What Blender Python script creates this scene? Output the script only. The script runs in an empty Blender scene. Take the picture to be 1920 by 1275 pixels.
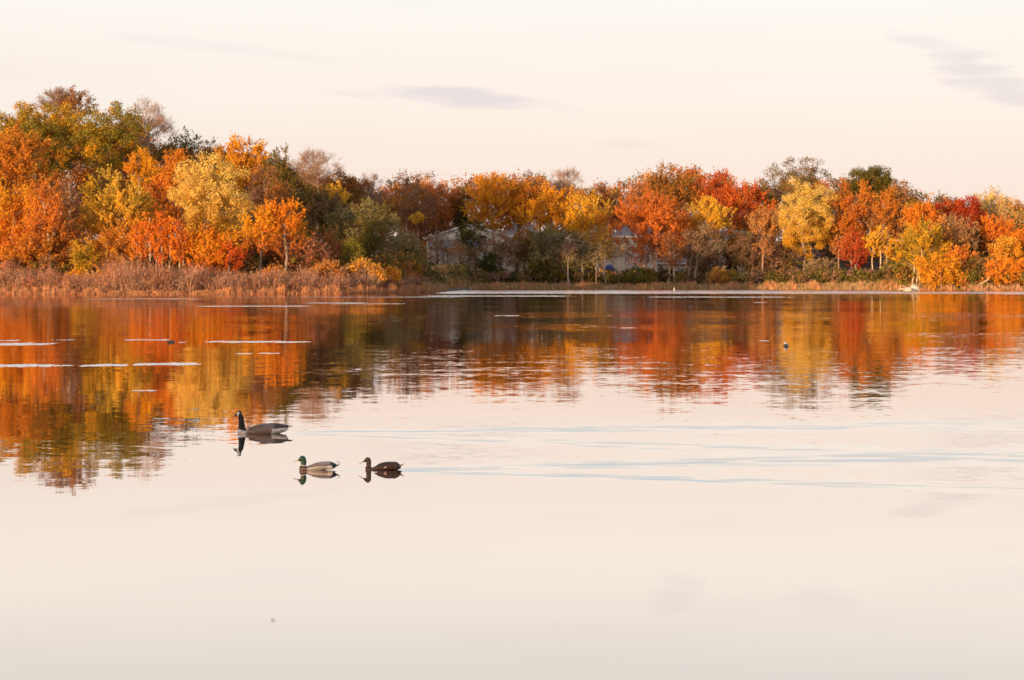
import bpy, math, random
import numpy as np
from mathutils import Vector

F = 3733.0      # focal length in photo pixels (70 mm on a 36 mm sensor, 1920 px wide)
CH = 2.3        # camera height above the water
HY = 518.0      # horizon row in the photo
scene = bpy.context.scene
C = scene.collection
rng = np.random.default_rng(7)

def wx(px, D): return (px - 960.0) / F * D
def wz(py, D): return CH + (HY - py) / F * D
def wd(py): return CH * F / (py - HY)          # distance of a point on the water seen at row py

# ------------------------------------------------------------------ materials
def mat_nodes(name):
    m = bpy.data.materials.new(name); m.use_nodes = True
    nt = m.node_tree; nt.nodes.clear()
    return m, nt, nt.nodes, nt.links

def foliage_mat(name, trans=0.3, rough=0.6, spec=0.15):
    m, nt, N, L = mat_nodes(name)
    out = N.new('ShaderNodeOutputMaterial')
    at = N.new('ShaderNodeAttribute'); at.attribute_name = 'tint'
    geo = N.new('ShaderNodeNewGeometry')
    nz = N.new('ShaderNodeTexNoise'); nz.inputs['Scale'].default_value = 1.7; nz.inputs['Detail'].default_value = 2
    L.new(geo.outputs['Position'], nz.inputs['Vector'])
    mr = N.new('ShaderNodeMapRange'); mr.inputs[1].default_value = .3; mr.inputs[2].default_value = .7
    mr.inputs[3].default_value = .8; mr.inputs[4].default_value = 1.15
    L.new(nz.outputs['Fac'], mr.inputs[0])
    mul = N.new('ShaderNodeVectorMath'); mul.operation = 'SCALE'
    L.new(at.outputs['Color'], mul.inputs[0]); L.new(mr.outputs[0], mul.inputs['Scale'])
    d = N.new('ShaderNodeBsdfDiffuse'); t = N.new('ShaderNodeBsdfTranslucent')
    L.new(mul.outputs[0], d.inputs['Color']); L.new(mul.outputs[0], t.inputs['Color'])
    mx = N.new('ShaderNodeMixShader'); mx.inputs[0].default_value = trans
    L.new(d.outputs[0], mx.inputs[1]); L.new(t.outputs[0], mx.inputs[2])
    L.new(mx.outputs[0], out.inputs['Surface'])
    return m

def bark_mat(name):
    m, nt, N, L = mat_nodes(name)
    out = N.new('ShaderNodeOutputMaterial')
    b = N.new('ShaderNodeBsdfPrincipled'); b.inputs['Roughness'].default_value = .9
    at = N.new('ShaderNodeAttribute'); at.attribute_name = 'tint'
    geo = N.new('ShaderNodeNewGeometry')
    mp = N.new('ShaderNodeMapping'); mp.inputs['Scale'].default_value = (6, 6, 1.2)
    nz = N.new('ShaderNodeTexNoise'); nz.inputs['Scale'].default_value = 1.5; nz.inputs['Detail'].default_value = 4
    L.new(geo.outputs['Position'], mp.inputs['Vector']); L.new(mp.outputs[0], nz.inputs['Vector'])
    mr = N.new('ShaderNodeMapRange'); mr.inputs[1].default_value = .3; mr.inputs[2].default_value = .7
    mr.inputs[3].default_value = .55; mr.inputs[4].default_value = 1.25
    L.new(nz.outputs['Fac'], mr.inputs[0])
    mul = N.new('ShaderNodeVectorMath'); mul.operation = 'SCALE'
    L.new(at.outputs['Color'], mul.inputs[0]); L.new(mr.outputs[0], mul.inputs['Scale'])
    L.new(mul.outputs[0], b.inputs['Base Color']); L.new(b.outputs[0], out.inputs['Surface'])
    return m

def plain_mat(name, col, rough=.7, noise=0.12, scale=4.0, stripes=None, metal=0.0):
    m, nt, N, L = mat_nodes(name)
    out = N.new('ShaderNodeOutputMaterial')
    b = N.new('ShaderNodeBsdfPrincipled'); b.inputs['Roughness'].default_value = rough
    b.inputs['Metallic'].default_value = metal
    geo = N.new('ShaderNodeNewGeometry')
    nz = N.new('ShaderNodeTexNoise'); nz.inputs['Scale'].default_value = scale; nz.inputs['Detail'].default_value = 3
    L.new(geo.outputs['Position'], nz.inputs['Vector'])
    mr = N.new('ShaderNodeMapRange'); mr.inputs[1].default_value = .3; mr.inputs[2].default_value = .7
    mr.inputs[3].default_value = 1 - noise; mr.inputs[4].default_value = 1 + noise
    L.new(nz.outputs['Fac'], mr.inputs[0])
    mul = N.new('ShaderNodeVectorMath'); mul.operation = 'SCALE'
    mul.inputs[0].default_value = col; L.new(mr.outputs[0], mul.inputs['Scale'])
    L.new(mul.outputs[0], b.inputs['Base Color'])
    if stripes:
        w = N.new('ShaderNodeTexWave'); w.bands_direction = stripes; w.wave_profile = 'SAW'
        w.inputs['Scale'].default_value = .8
        L.new(geo.outputs['Position'], w.inputs['Vector'])
        bu = N.new('ShaderNodeBump'); bu.inputs['Strength'].default_value = .5; bu.inputs['Distance'].default_value = .03
        L.new(w.outputs['Fac'], bu.inputs['Height']); L.new(bu.outputs[0], b.inputs['Normal'])
    L.new(b.outputs[0], out.inputs['Surface'])
    return m

M_LEAF = foliage_mat('leaves', trans=.38)
M_BARK = bark_mat('bark')
M_REED = foliage_mat('reed', trans=.25)
M_TWIG = bark_mat('twig')

# ------------------------------------------------------------------ mesh building
class Q:
    """collects quads with one colour each"""
    def __init__(s): s.v = []; s.c = []
    def add(s, v, c):
        v = np.asarray(v, np.float32).reshape(-1, 4, 3)
        c = np.broadcast_to(np.asarray(c, np.float32), (len(v), 3))
        s.v.append(v); s.c.append(c)
    def tube(s, pts, rad, col, n=6):
        pts = np.asarray(pts, float); rad = np.asarray(rad, float)
        d = np.gradient(pts, axis=0); d /= np.linalg.norm(d, axis=1)[:, None] + 1e-9
        ref = np.array([0.31, .9, .1]); a = np.cross(d, ref); a /= np.linalg.norm(a, axis=1)[:, None] + 1e-9
        b = np.cross(d, a)
        th = np.linspace(0, 2 * math.pi, n, endpoint=False)
        ring = pts[:, None, :] + rad[:, None, None] * (a[:, None, :] * np.cos(th)[None, :, None] + b[:, None, :] * np.sin(th)[None, :, None])
        r2 = np.roll(ring, -1, axis=1)
        q = np.stack([ring[:-1], r2[:-1], r2[1:], ring[1:]], axis=2).reshape(-1, 4, 3)
        s.add(q, col)
    def build(s, name, mat, parent=None, smooth=False):
        v = np.concatenate(s.v); c = np.concatenate(s.c); n = len(v)
        me = bpy.data.meshes.new(name)
        me.vertices.add(n * 4); me.vertices.foreach_set('co', v.reshape(-1).astype(np.float32))
        me.loops.add(n * 4); me.loops.foreach_set('vertex_index', np.arange(n * 4, dtype=np.int32))
        me.polygons.add(n); me.polygons.foreach_set('loop_start', np.arange(0, n * 4, 4, dtype=np.int32))
        me.polygons.foreach_set('loop_total', np.full(n, 4, np.int32))
        at = me.attributes.new('tint', 'FLOAT_COLOR', 'FACE')
        cc = np.ones((n, 4), np.float32); cc[:, :3] = c
        at.data.foreach_set('color', cc.reshape(-1))
        me.update(calc_edges=True); me.validate()
        me.materials.append(mat)
        o = bpy.data.objects.new(name, me); C.objects.link(o)
        if parent: o.parent = parent
        return o

def unit(a): return a / (np.linalg.norm(a, axis=-1, keepdims=True) + 1e-9)

def leaf_quads(p, axis, length, width, r):
    """rhombic leaves at p along axis with random roll"""
    n = len(p); a = unit(axis)
    o = unit(np.cross(a, unit(r.normal(size=(n, 3)))))
    L_ = (length[:, None] if np.ndim(length) else length) * a; W_ = (width[:, None] if np.ndim(width) else width) * o
    return np.stack([p - L_ * .5, p + W_ * .5, p + L_ * .5, p - W_ * .5], axis=1)

def obj(name, verts, faces, mat, parent=None, smooth=False, mats=None, fm=None):
    me = bpy.data.meshes.new(name); me.from_pydata([tuple(v) for v in verts], [], faces); me.update()
    for m in (mats or [mat]): me.materials.append(m)
    if fm: me.polygons.foreach_set('material_index', fm)
    if smooth: me.polygons.foreach_set('use_smooth', [True] * len(me.polygons))
    o = bpy.data.objects.new(name, me); C.objects.link(o)
    if parent: o.parent = parent
    return o

def thing(name, label, cat, loc, group=None, rz=0):
    o = bpy.data.objects.new(name, None); C.objects.link(o)
    o.location = loc; o.rotation_euler = (0, 0, rz); o.empty_display_size = .3
    o['label'] = label; o['category'] = cat
    if group: o['group'] = group
    return o
def tag(o, label=None, cat=None, group=None, kind=None):
    if label: o['label'] = label
    if cat: o['category'] = cat
    if group: o['group'] = group
    if kind: o['kind'] = kind
    return o

# ------------------------------------------------------------------ terrain
SX = np.array([-900, -200, -70, -50, -34, -22, -15, -10.5, -8, -4, 10, 35, 45, 54, 62, 70, 80, 120, 200, 900])
SY = np.array([180, 235, 252, 247, 251, 256, 266, 290, 350, 364, 366, 363, 357, 346, 331, 318, 312, 300, 270, 200])
def shore(x): return np.interp(x, SX, SY)
def ground(x, y):
    x = np.asarray(x, float); y = np.asarray(y, float)
    d = y - shore(x)
    h = np.interp(d, [-60, -6, 0, 4, 12, 35, 55, 115, 1500], [-3, -.8, -.04, .45, 1.0, 2.6, 3.2, 3.6, 4])
    left = np.clip((-12 - x) / 10, 0, 1)
    h2 = np.interp(d, [-60, -6, 0, 4, 12, 35, 95, 150, 1500], [-3, -.8, -.04, .3, .6, 1.0, 2.2, 3.2, 4])
    h = h * (1 - left) + h2 * left
    h = h + np.where(d > 0, np.interp(y, [425, 475, 600, 1500], [0, 7, 9, 12]), 0)
    near = np.interp(y, [-80, -4, -2.2, 3], [3, .65, .25, -2.5])
    return np.maximum(h, np.where(y < 20, near, -99))
def gz(x, y): return float(ground(x, y))

def make_ground():
    def ax(lo, hi, step, far):
        a = list(np.arange(lo, hi + .1, step)); s = step; x = lo
        pre = []
        while x > -far: s *= 1.5; x -= s; pre.append(x)
        s = step; x = hi; post = []
        while x < far: s *= 1.5; x += s; post.append(x)
        return np.array(pre[::-1] + a + post)
    xs = ax(-140, 140, 1.6, 7000)
    ys = np.concatenate([[-7000, -3000, -1000, -300, -80, -40, -20, -10, -6, -4, -3, -2, 0, 3, 10, 40, 100, 180], np.arange(230, 430, 2.5), [440, 460, 500, 600, 800, 1200, 2000, 4000, 7000]])
    X, Y = np.meshgrid(xs, ys); Z = ground(X, Y) + np.where(ground(X, Y) > .1, .15 * np.sin(X * .37) * np.cos(Y * .23), 0)
    nx, ny = len(xs), len(ys)
    v = np.stack([X, Y, Z], -1).reshape(-1, 3)
    f = [(j * nx + i, j * nx + i + 1, (j + 1) * nx + i + 1, (j + 1) * nx + i) for j in range(ny - 1) for i in range(nx - 1)]
    m, nt, N, L = mat_nodes('leaf_litter_ground')
    out = N.new('ShaderNodeOutputMaterial'); b = N.new('ShaderNodeBsdfPrincipled'); b.inputs['Roughness'].default_value = .95
    geo = N.new('ShaderNodeNewGeometry'); nz = N.new('ShaderNodeTexNoise'); nz.inputs['Scale'].default_value = .8; nz.inputs['Detail'].default_value = 6
    L.new(geo.outputs['Position'], nz.inputs['Vector'])
    cr = N.new('ShaderNodeValToRGB'); cr.color_ramp.elements[0].position = .35; cr.color_ramp.elements[0].color = (.045, .035, .02, 1)
    cr.color_ramp.elements[1].position = .65; cr.color_ramp.elements[1].color = (.16, .09, .04, 1)
    L.new(nz.outputs['Fac'], cr.inputs[0]); L.new(cr.outputs[0], b.inputs['Base Color']); L.new(b.outputs[0], out.inputs[0])
    o = obj('ground', v, f, m, smooth=True); o['kind'] = 'structure'
make_ground()

# ------------------------------------------------------------------ water
def make_water():
    m, nt, N, L = mat_nodes('lake_water')
    def M(op, a, b=None, c=None, clamp=False):
        n = N.new('ShaderNodeMath'); n.operation = op; n.use_clamp = clamp
        for i, s in enumerate((a, b, c)):
            if s is None: continue
            if isinstance(s, (int, float)): n.inputs[i].default_value = s
            else: L.new(s, n.inputs[i])
        return n.outputs[0]
    def noise(scale, detail=2, vec=None, rough=.5):
        n = N.new('ShaderNodeTexNoise'); n.inputs['Scale'].default_value = scale; n.inputs['Detail'].default_value = detail
        n.inputs['Roughness'].default_value = rough; L.new(vec, n.inputs['Vector']); return n
    def mapping(vec, sc, loc=(0, 0, 0), rot=0):
        mp = N.new('ShaderNodeMapping'); mp.inputs['Scale'].default_value = sc; mp.inputs['Location'].default_value = loc
        mp.inputs['Rotation'].default_value = (0, 0, rot); L.new(vec, mp.inputs['Vector']); return mp.outputs[0]
    def mrange(v, a, b, c, d, smooth=True):
        n = N.new('ShaderNodeMapRange'); n.interpolation_type = 'SMOOTHSTEP' if smooth else 'LINEAR'
        L.new(v, n.inputs[0])
        for i, s in zip((1, 2, 3, 4), (a, b, c, d)): n.inputs[i].default_value = s
        return n.outputs[0]
    geo = N.new('ShaderNodeNewGeometry'); pos = geo.outputs['Position']
    sep = N.new('ShaderNodeSeparateXYZ'); L.new(pos, sep.inputs[0]); x, y = sep.outputs[0], sep.outputs[1]
    # ripple slopes, as a real surface normal field in metres
    r1 = noise(1.0, 2, mapping(pos, (.55, .9, 1), rot=.12)); r2 = noise(1.0, 2, mapping(pos, (2.2, 3.0, 1), rot=-.1))
    r3 = noise(1.0, 1, mapping(pos, (4.5, 7.5, 1), rot=.05)); s3 = N.new('ShaderNodeSeparateXYZ'); L.new(r3.outputs['Color'], s3.inputs[0])
    s1 = N.new('ShaderNodeSeparateXYZ'); L.new(r1.outputs['Color'], s1.inputs[0])
    s2 = N.new('ShaderNodeSeparateXYZ'); L.new(r2.outputs['Color'], s2.inputs[0])
    patch = noise(1.0, 2, mapping(pos, (.035, .05, 1), loc=(3.1, 1.7, 0)))
    amp = mrange(y, 18.5, 28, .0016, .0205)
    amp = M('MULTIPLY', amp, mrange(y, 45, 120, 1.0, 2.3))
    amp = M('MULTIPLY', amp, mrange(patch.outputs['Fac'], .38, .62, .45, 1.15))
    trail = M('MULTIPLY', M('MULTIPLY', mrange(y, 21, 23, 0, 1), mrange(y, 27, 36, 1, 0)), mrange(x, -2.5, 3, 0, 1))
    amp = M('ADD', amp, M('MULTIPLY', trail, .022))
    sy = M('ADD', M('MULTIPLY', M('SUBTRACT', s1.outputs[0], .5), .85), M('MULTIPLY', M('SUBTRACT', s2.outputs[0], .5), .95))
    sy = M('ADD', sy, M('MULTIPLY', M('SUBTRACT', s3.outputs[0], .5), 1.0)); sy = M('SUBTRACT', sy, .18)
    sx = M('ADD', M('MULTIPLY', M('SUBTRACT', s1.outputs[1], .5), .7), M('MULTIPLY', M('SUBTRACT', s2.outputs[1], .5), .4))
    sy = M('MULTIPLY', sy, amp); sx = M('MULTIPLY', sx, amp)
    # streaks of wind-ruffled water
    wob = noise(1.0, 3, mapping(pos, (1.3, .02, 1)), rough=.7)
    wobv = M('SUBTRACT', wob.outputs['Fac'], .5)
    brk = noise(1.0, 3, mapping(pos, (1.7, .35, 1), loc=(9, 2, 0)), rough=.7).outputs['Fac']
    total = None
    for (x0, x1, py, t, wk, th) in STREAKS:
        D = wd(py); hd = t * D * D / (CH * F); e = min(4.0, max(.15, (x1 - x0) / F * D * .22))
        yy = M('ADD', y, M('MULTIPLY', wobv, hd * wk * 1.5))
        q = M('DIVIDE', M('SUBTRACT', yy, D), hd)
        a = M('SUBTRACT', 1.0, M('MULTIPLY', q, q), clamp=True)
        b = mrange(x, wx(x0, D), wx(x0, D) + e, 0, 1); c = mrange(x, wx(x1, D) - e, wx(x1, D), 1, 0)
        k = M('SUBTRACT', a, M('SUBTRACT', 1.0, M('MULTIPLY', b, c)), clamp=True)
        k = M('SUBTRACT', k, M('MULTIPLY', mrange(brk, .38, .62, th * 1.5, 0), 1.0), clamp=True)
        k = M('MULTIPLY', k, 2.0, clamp=True)
        total = k if total is None else M('MAXIMUM', total, k)
    fine = noise(1.0, 3, mapping(pos, (7, 3, 1)), rough=.7); fs = N.new('ShaderNodeSeparateXYZ'); L.new(fine.outputs['Color'], fs.inputs[0])
    ruf = M('MULTIPLY', total, M('MULTIPLY', M('SUBTRACT', fs.outputs[0], .37, clamp=True), .75))
    sy = M('SUBTRACT', sy, ruf)
    # wakes: two arms behind each bird
    wtot = None
    wn = noise(1.0, 2, mapping(pos, (.9, 3.2, 1), rot=.1)); wns = N.new('ShaderNodeSeparateXYZ'); L.new(wn.outputs['Color'], wns.inputs[0])
    for (ax_, ay_, bx_, by_, w0, w1, st) in WAKES:
        A = (wx(ax_, wd(ay_)), wd(ay_)); B = (wx(bx_, wd(by_)), wd(by_))
        dx, dy = B[0] - A[0], B[1] - A[1]; ln = math.hypot(dx, dy); dx /= ln; dy /= ln
        u = M('ADD', M('MULTIPLY', M('SUBTRACT', x, A[0]), dx), M('MULTIPLY', M('SUBTRACT', y, A[1]), dy))
        v = M('SUBTRACT', M('MULTIPLY', M('SUBTRACT', y, A[1]), dx), M('MULTIPLY', M('SUBTRACT', x, A[0]), dy))
        v = M('ADD', v, M('MULTIPLY', M('SUBTRACT', brk, .5), .45))
        wdt = M('ADD', w0, M('MULTIPLY', M('MAXIMUM', u, 0.0), (w1 - w0) / ln))
        q = M('DIVIDE', v, wdt)
        k = M('POWER', 2.718, M('MULTIPLY', M('MULTIPLY', q, q), -1.0))
        k = M('MULTIPLY', k, mrange(u, -.15, .3, 0, 1)); k = M('MULTIPLY', k, mrange(u, ln * .3, ln, 1, .3))
        # trailing ripple train on the inner side of the arm
        wv = M('SINE', M('ADD', M('MULTIPLY', q, 5.0), M('MULTIPLY', u, 1.1)))
        s_ = M('MULTIPLY', k, M('ADD', .55, M('MULTIPLY', wv, .3)))
        s_ = M('MULTIPLY', s_, M('MULTIPLY', mrange(wns.outputs[0], .38, .58, .25, 1.2), st))
        wtot = s_ if wtot is None else M('ADD', wtot, s_)
    sy = M('SUBTRACT', sy, wtot)
    cmb = N.new('ShaderNodeCombineXYZ'); L.new(sx, cmb.inputs[0]); L.new(sy, cmb.inputs[1]); cmb.inputs[2].default_value = 1
    nrm = N.new('ShaderNodeVectorMath'); nrm.operation = 'NORMALIZE'; L.new(cmb.outputs[0], nrm.inputs[0])
    gl = N.new('ShaderNodeBsdfGlossy'); gl.inputs['Color'].default_value = (.95, .87, .83, 1); gl.inputs['Roughness'].default_value = .012
    L.new(nrm.outputs[0], gl.inputs['Normal'])
    df = N.new('ShaderNodeBsdfDiffuse'); df.inputs['Color'].default_value = (.035, .04, .035, 1)
    fr = N.new('ShaderNodeFresnel'); fr.inputs['IOR'].default_value = 1.33
    fac = mrange(fr.outputs[0], .02, .30, 0.02, .985, smooth=False)
    mx = N.new('ShaderNodeMixShader'); L.new(fac, mx.inputs[0]); L.new(df.outputs[0], mx.inputs[1]); L.new(gl.outputs[0], mx.inputs[2])
    out = N.new('ShaderNodeOutputMaterial'); L.new(mx.outputs[0], out.inputs[0])
    o = obj('water', [(-900, -6, 0), (900, -6, 0), (900, 420, 0), (-900, 420, 0)], [(0, 1, 2, 3)], m)
    o['kind'] = 'structure'

# streak: x0, x1, row, half thickness (photo px), wobble, broken-ness
STREAKS = [
 (-200, 140, 645, 3.2, 2.2, .4), (-60, 50, 638.5, 1.2, 1.5, .6), (85, 150, 637, .7, 1.5, .8), (210, 330, 637.5, 1.1, 1.5, .7), (330, 352, 642, .8, 1, .3),
 (360, 600, 641, 1.7, 1.6, .35), (440, 475, 663, .8, 1, .3), (482, 528, 662.5, .9, 1, .3),
 (-200, 152, 685.5, 3.4, 1.6, .35), (140, 250, 685, 2.8, 1.6, .35), (240, 385, 682.5, 2.8, 1.6, .3), (240, 300, 732.5, 1.5, 1.4, .4),
 (130, 420, 560.4, 1.0, .6, .2), (340, 610, 574, 1.0, .6, .2), (560, 700, 568, .8, .6, .3), (600, 780, 569.5, .5, .6, .4), (300, 900, 557, .5, .6, .4),
 (800, 2100, 546.5, 4.6, .25, .15), (1180, 1520, 557, 1.0, .6, .5), (760, 1100, 555, 1.2, .5, .4),
 (920, 980, 592, .8, 1, .6), (1160, 1200, 615, .6, 1, .6), (1420, 1445, 639, .8, 1, .3), (1410, 1440, 567, .5, 1, .3), (1850, 2000, 551, .9, .6, .4),
]
# wake arm: start px,row -> end px,row, width start, end (m), slope
WAKES = [
 (540, 810, 1980, 797, .20, 1.2, .13), (542, 814, 1980, 858, .20, 1.0, .11), (405, 813, 545, 811, .05, .12, .14),
 (700, 881, 1980, 846, .13, .7, .13), (700, 882, 1980, 918, .13, .45, .17), (560, 885, 770, 881, .05, .12, .10), (668, 886, 760, 884, .05, .10, .16),
]
make_water()

# ------------------------------------------------------------------ sky
def make_world():
    w = bpy.data.worlds.new('World'); scene.world = w; w.use_nodes = True
    nt = w.node_tree; N = nt.nodes; L = nt.links; N.clear()
    def M(op, a, b=None, clamp=False):
        n = N.new('ShaderNodeMath'); n.operation = op; n.use_clamp = clamp
        for i, s in enumerate((a, b)):
            if s is None: continue
            if isinstance(s, (int, float)): n.inputs[i].default_value = s
            else: L.new(s, n.inputs[i])
        return n.outputs[0]
    out = N.new('ShaderNodeOutputWorld')
    sky = N.new('ShaderNodeTexSky'); sky.sky_type = 'NISHITA'; sky.sun_disc = False
    sky.sun_elevation = math.radians(SUN_EL); sky.sun_rotation = math.radians(SUN_AZ)
    b1 = N.new('ShaderNodeBackground'); L.new(sky.outputs[0], b1.inputs[0]); b1.inputs[1].default_value = .016
    tc = N.new('ShaderNodeTexCoord'); sep = N.new('ShaderNodeSeparateXYZ'); L.new(tc.outputs['Generated'], sep.inputs[0])
    x, y, z = sep.outputs
    el = M('ARCSINE', z); az = M('ARCTAN2', x, y)
    cr = N.new('ShaderNodeValToRGB'); r = cr.color_ramp; r.interpolation = 'EASE'
    stops = SKY_STOPS
    while len(r.elements) < len(stops): r.elements.new(.5)
    for e, (deg, c) in zip(r.elements, stops): e.position = (deg + 5) / 95; e.color = (*c, 1)
    L.new(M('DIVIDE', M('ADD', M('MULTIPLY', el, 180 / math.pi), 5.0), 95.0), cr.inputs[0])
    # thin lavender cloud wisps at real directions in the sky
    vx = N.new('ShaderNodeCombineXYZ'); L.new(az, vx.inputs[0]); L.new(el, vx.inputs[1])
    mp = N.new('ShaderNodeMapping'); mp.inputs['Scale'].default_value = (22, 150, 1); mp.inputs['Rotation'].default_value = (0, 0, -.08); L.new(vx.outputs[0], mp.inputs[0])
    nz = N.new('ShaderNodeTexNoise'); nz.inputs['Detail'].default_value = 5; nz.inputs['Scale'].default_value = 1; nz.inputs['Roughness'].default_value = .55; L.new(mp.outputs[0], nz.inputs['Vector'])
    tot = None
    for (px, py, hw, hh, tilt, st) in CLOUDS:
        a0 = math.atan2(px - 960, F); e0 = math.atan2(HY - py, F)
        da = M('SUBTRACT', az, a0); de = M('SUBTRACT', el, e0)
        de = M('ADD', de, M('MULTIPLY', da, tilt))
        qa = M('DIVIDE', da, hw / F); qe = M('DIVIDE', de, hh / F)
        k = M('SUBTRACT', 1.0, M('ADD', M('MULTIPLY', qa, qa), M('MULTIPLY', qe, qe)))
        k = M('ADD', k, M('MULTIPLY', M('SUBTRACT', nz.outputs['Fac'], .52), 3.2))
        k = M('MULTIPLY', k, 1.1, clamp=True)
        k = M('MULTIPLY', k, st)
        tot = k if tot is None else M('MAXIMUM', tot, k)
    # very faint broad streaking everywhere
    mp2 = N.new('ShaderNodeMapping'); mp2.inputs['Scale'].default_value = (5, 38, 1); mp2.inputs['Rotation'].default_value = (0, 0, .1); L.new(vx.outputs[0], mp2.inputs[0])
    n2 = N.new('ShaderNodeTexNoise'); n2.inputs['Detail'].default_value = 4; n2.inputs['Scale'].default_value = 1; L.new(mp2.outputs[0], n2.inputs['Vector'])
    faint = M('MULTIPLY', M('SUBTRACT', n2.outputs['Fac'], .5, clamp=True), .7)
    tot = M('MAXIMUM', tot, faint)
    mix = N.new('ShaderNodeMixRGB'); L.new(tot, mix.inputs[0]); L.new(cr.outputs[0], mix.inputs[1]); mix.inputs[2].default_value = (.53, .465, .50, 1)
    # the western sky around the low sun is brighter and warmer
    sa = math.radians(SUN_DIR_T)
    dt = N.new('ShaderNodeVectorMath'); dt.operation = 'DOT_PRODUCT'; L.new(tc.outputs['Generated'], dt.inputs[0]); dt.inputs[1].default_value = (-math.sin(sa), -math.cos(sa), .08)
    gw = M('POWER', M('MAXIMUM', dt.outputs['Value'], 0.0), 2.0)
    tint = N.new('ShaderNodeMixRGB'); tint.blend_type = 'ADD'; L.new(gw, tint.inputs[0]); L.new(mix.outputs[0], tint.inputs[1]); tint.inputs[2].default_value = (.75, .50, .33, 1)
    b2 = N.new('ShaderNodeBackground'); L.new(tint.outputs[0], b2.inputs[0]); b2.inputs[1].default_value = .80
    ad = N.new('ShaderNodeAddShader'); L.new(b1.outputs[0], ad.inputs[0]); L.new(b2.outputs[0], ad.inputs[1])
    L.new(ad.outputs[0], out.inputs[0])

SUN_EL = 5.0
SUN_DIR_T = 38.0     # light travels away from the camera and 38 deg to the right
SUN_AZ = 180 + SUN_DIR_T
SKY_STOPS = [(-5, (.66, .515, .47)), (0.0, (.66, .515, .478)), (3.0, (.67, .56, .52)), (5.5, (.69, .615, .573)), (8.0, (.70, .655, .618)),
             (12, (.56, .56, .535)), (20, (.45, .52, .59)), (45, (.30, .39, .53)), (90, (.22, .28, .38))]
CLOUDS = [(870, 183, 215, 22, .10, .75), (1845, 155, 130, 42, .36, .62), (1760, 96, 130, 22, .25, .4), (1170, 272, 95, 9, .05, .3), (700, 176, 120, 10, .05, .25), (420, 95, 260, 14, .1, .2),
          (1270, -80, 60, 45, .1, .28), (1545, -85, 80, 45, .1, .25), (1900, 30, 60, 10, .1, .1)]
make_world()

sd = bpy.data.lights.new('sun', 'SUN'); sd.energy = 5.0; sd.angle = math.radians(.6); sd.color = (1.0, .65, .33)
so = bpy.data.objects.new('sun', sd); C.objects.link(so)
t = math.radians(SUN_DIR_T); e = math.radians(SUN_EL)
so.rotation_euler = Vector((math.sin(t) * math.cos(e), math.cos(t) * math.cos(e), -math.sin(e))).to_track_quat('-Z', 'Y').to_euler()
so.location = (-50, -60, 60)

# ------------------------------------------------------------------ trees
PAL = dict(
 orange=(.70, .275, .032), gold=(.75, .385, .028), yellow=(.76, .48, .075), pale=(.76, .56, .20), rust=(.48, .18, .04), red=(.52, .09, .03),
 brick=(.60, .185, .05), crimson=(.36, .04, .025), brown=(.27, .14, .06), mauve=(.30, .155, .11), olive=(.20, .15, .035), green=(.115, .10, .022),
 greyolive=(.31, .26, .14), darkgreen=(.075, .075, .025), tan=(.40, .26, .14), pink=(.50, .27, .18), moss=(.26, .22, .04), flame=(.76, .235, .026), teal=(.02, .05, .045))
BARK = dict(grey=(.26, .19, .14), pale=(.55, .42, .30), dark=(.09, .06, .045), pinkish=(.38, .24, .17))

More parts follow.
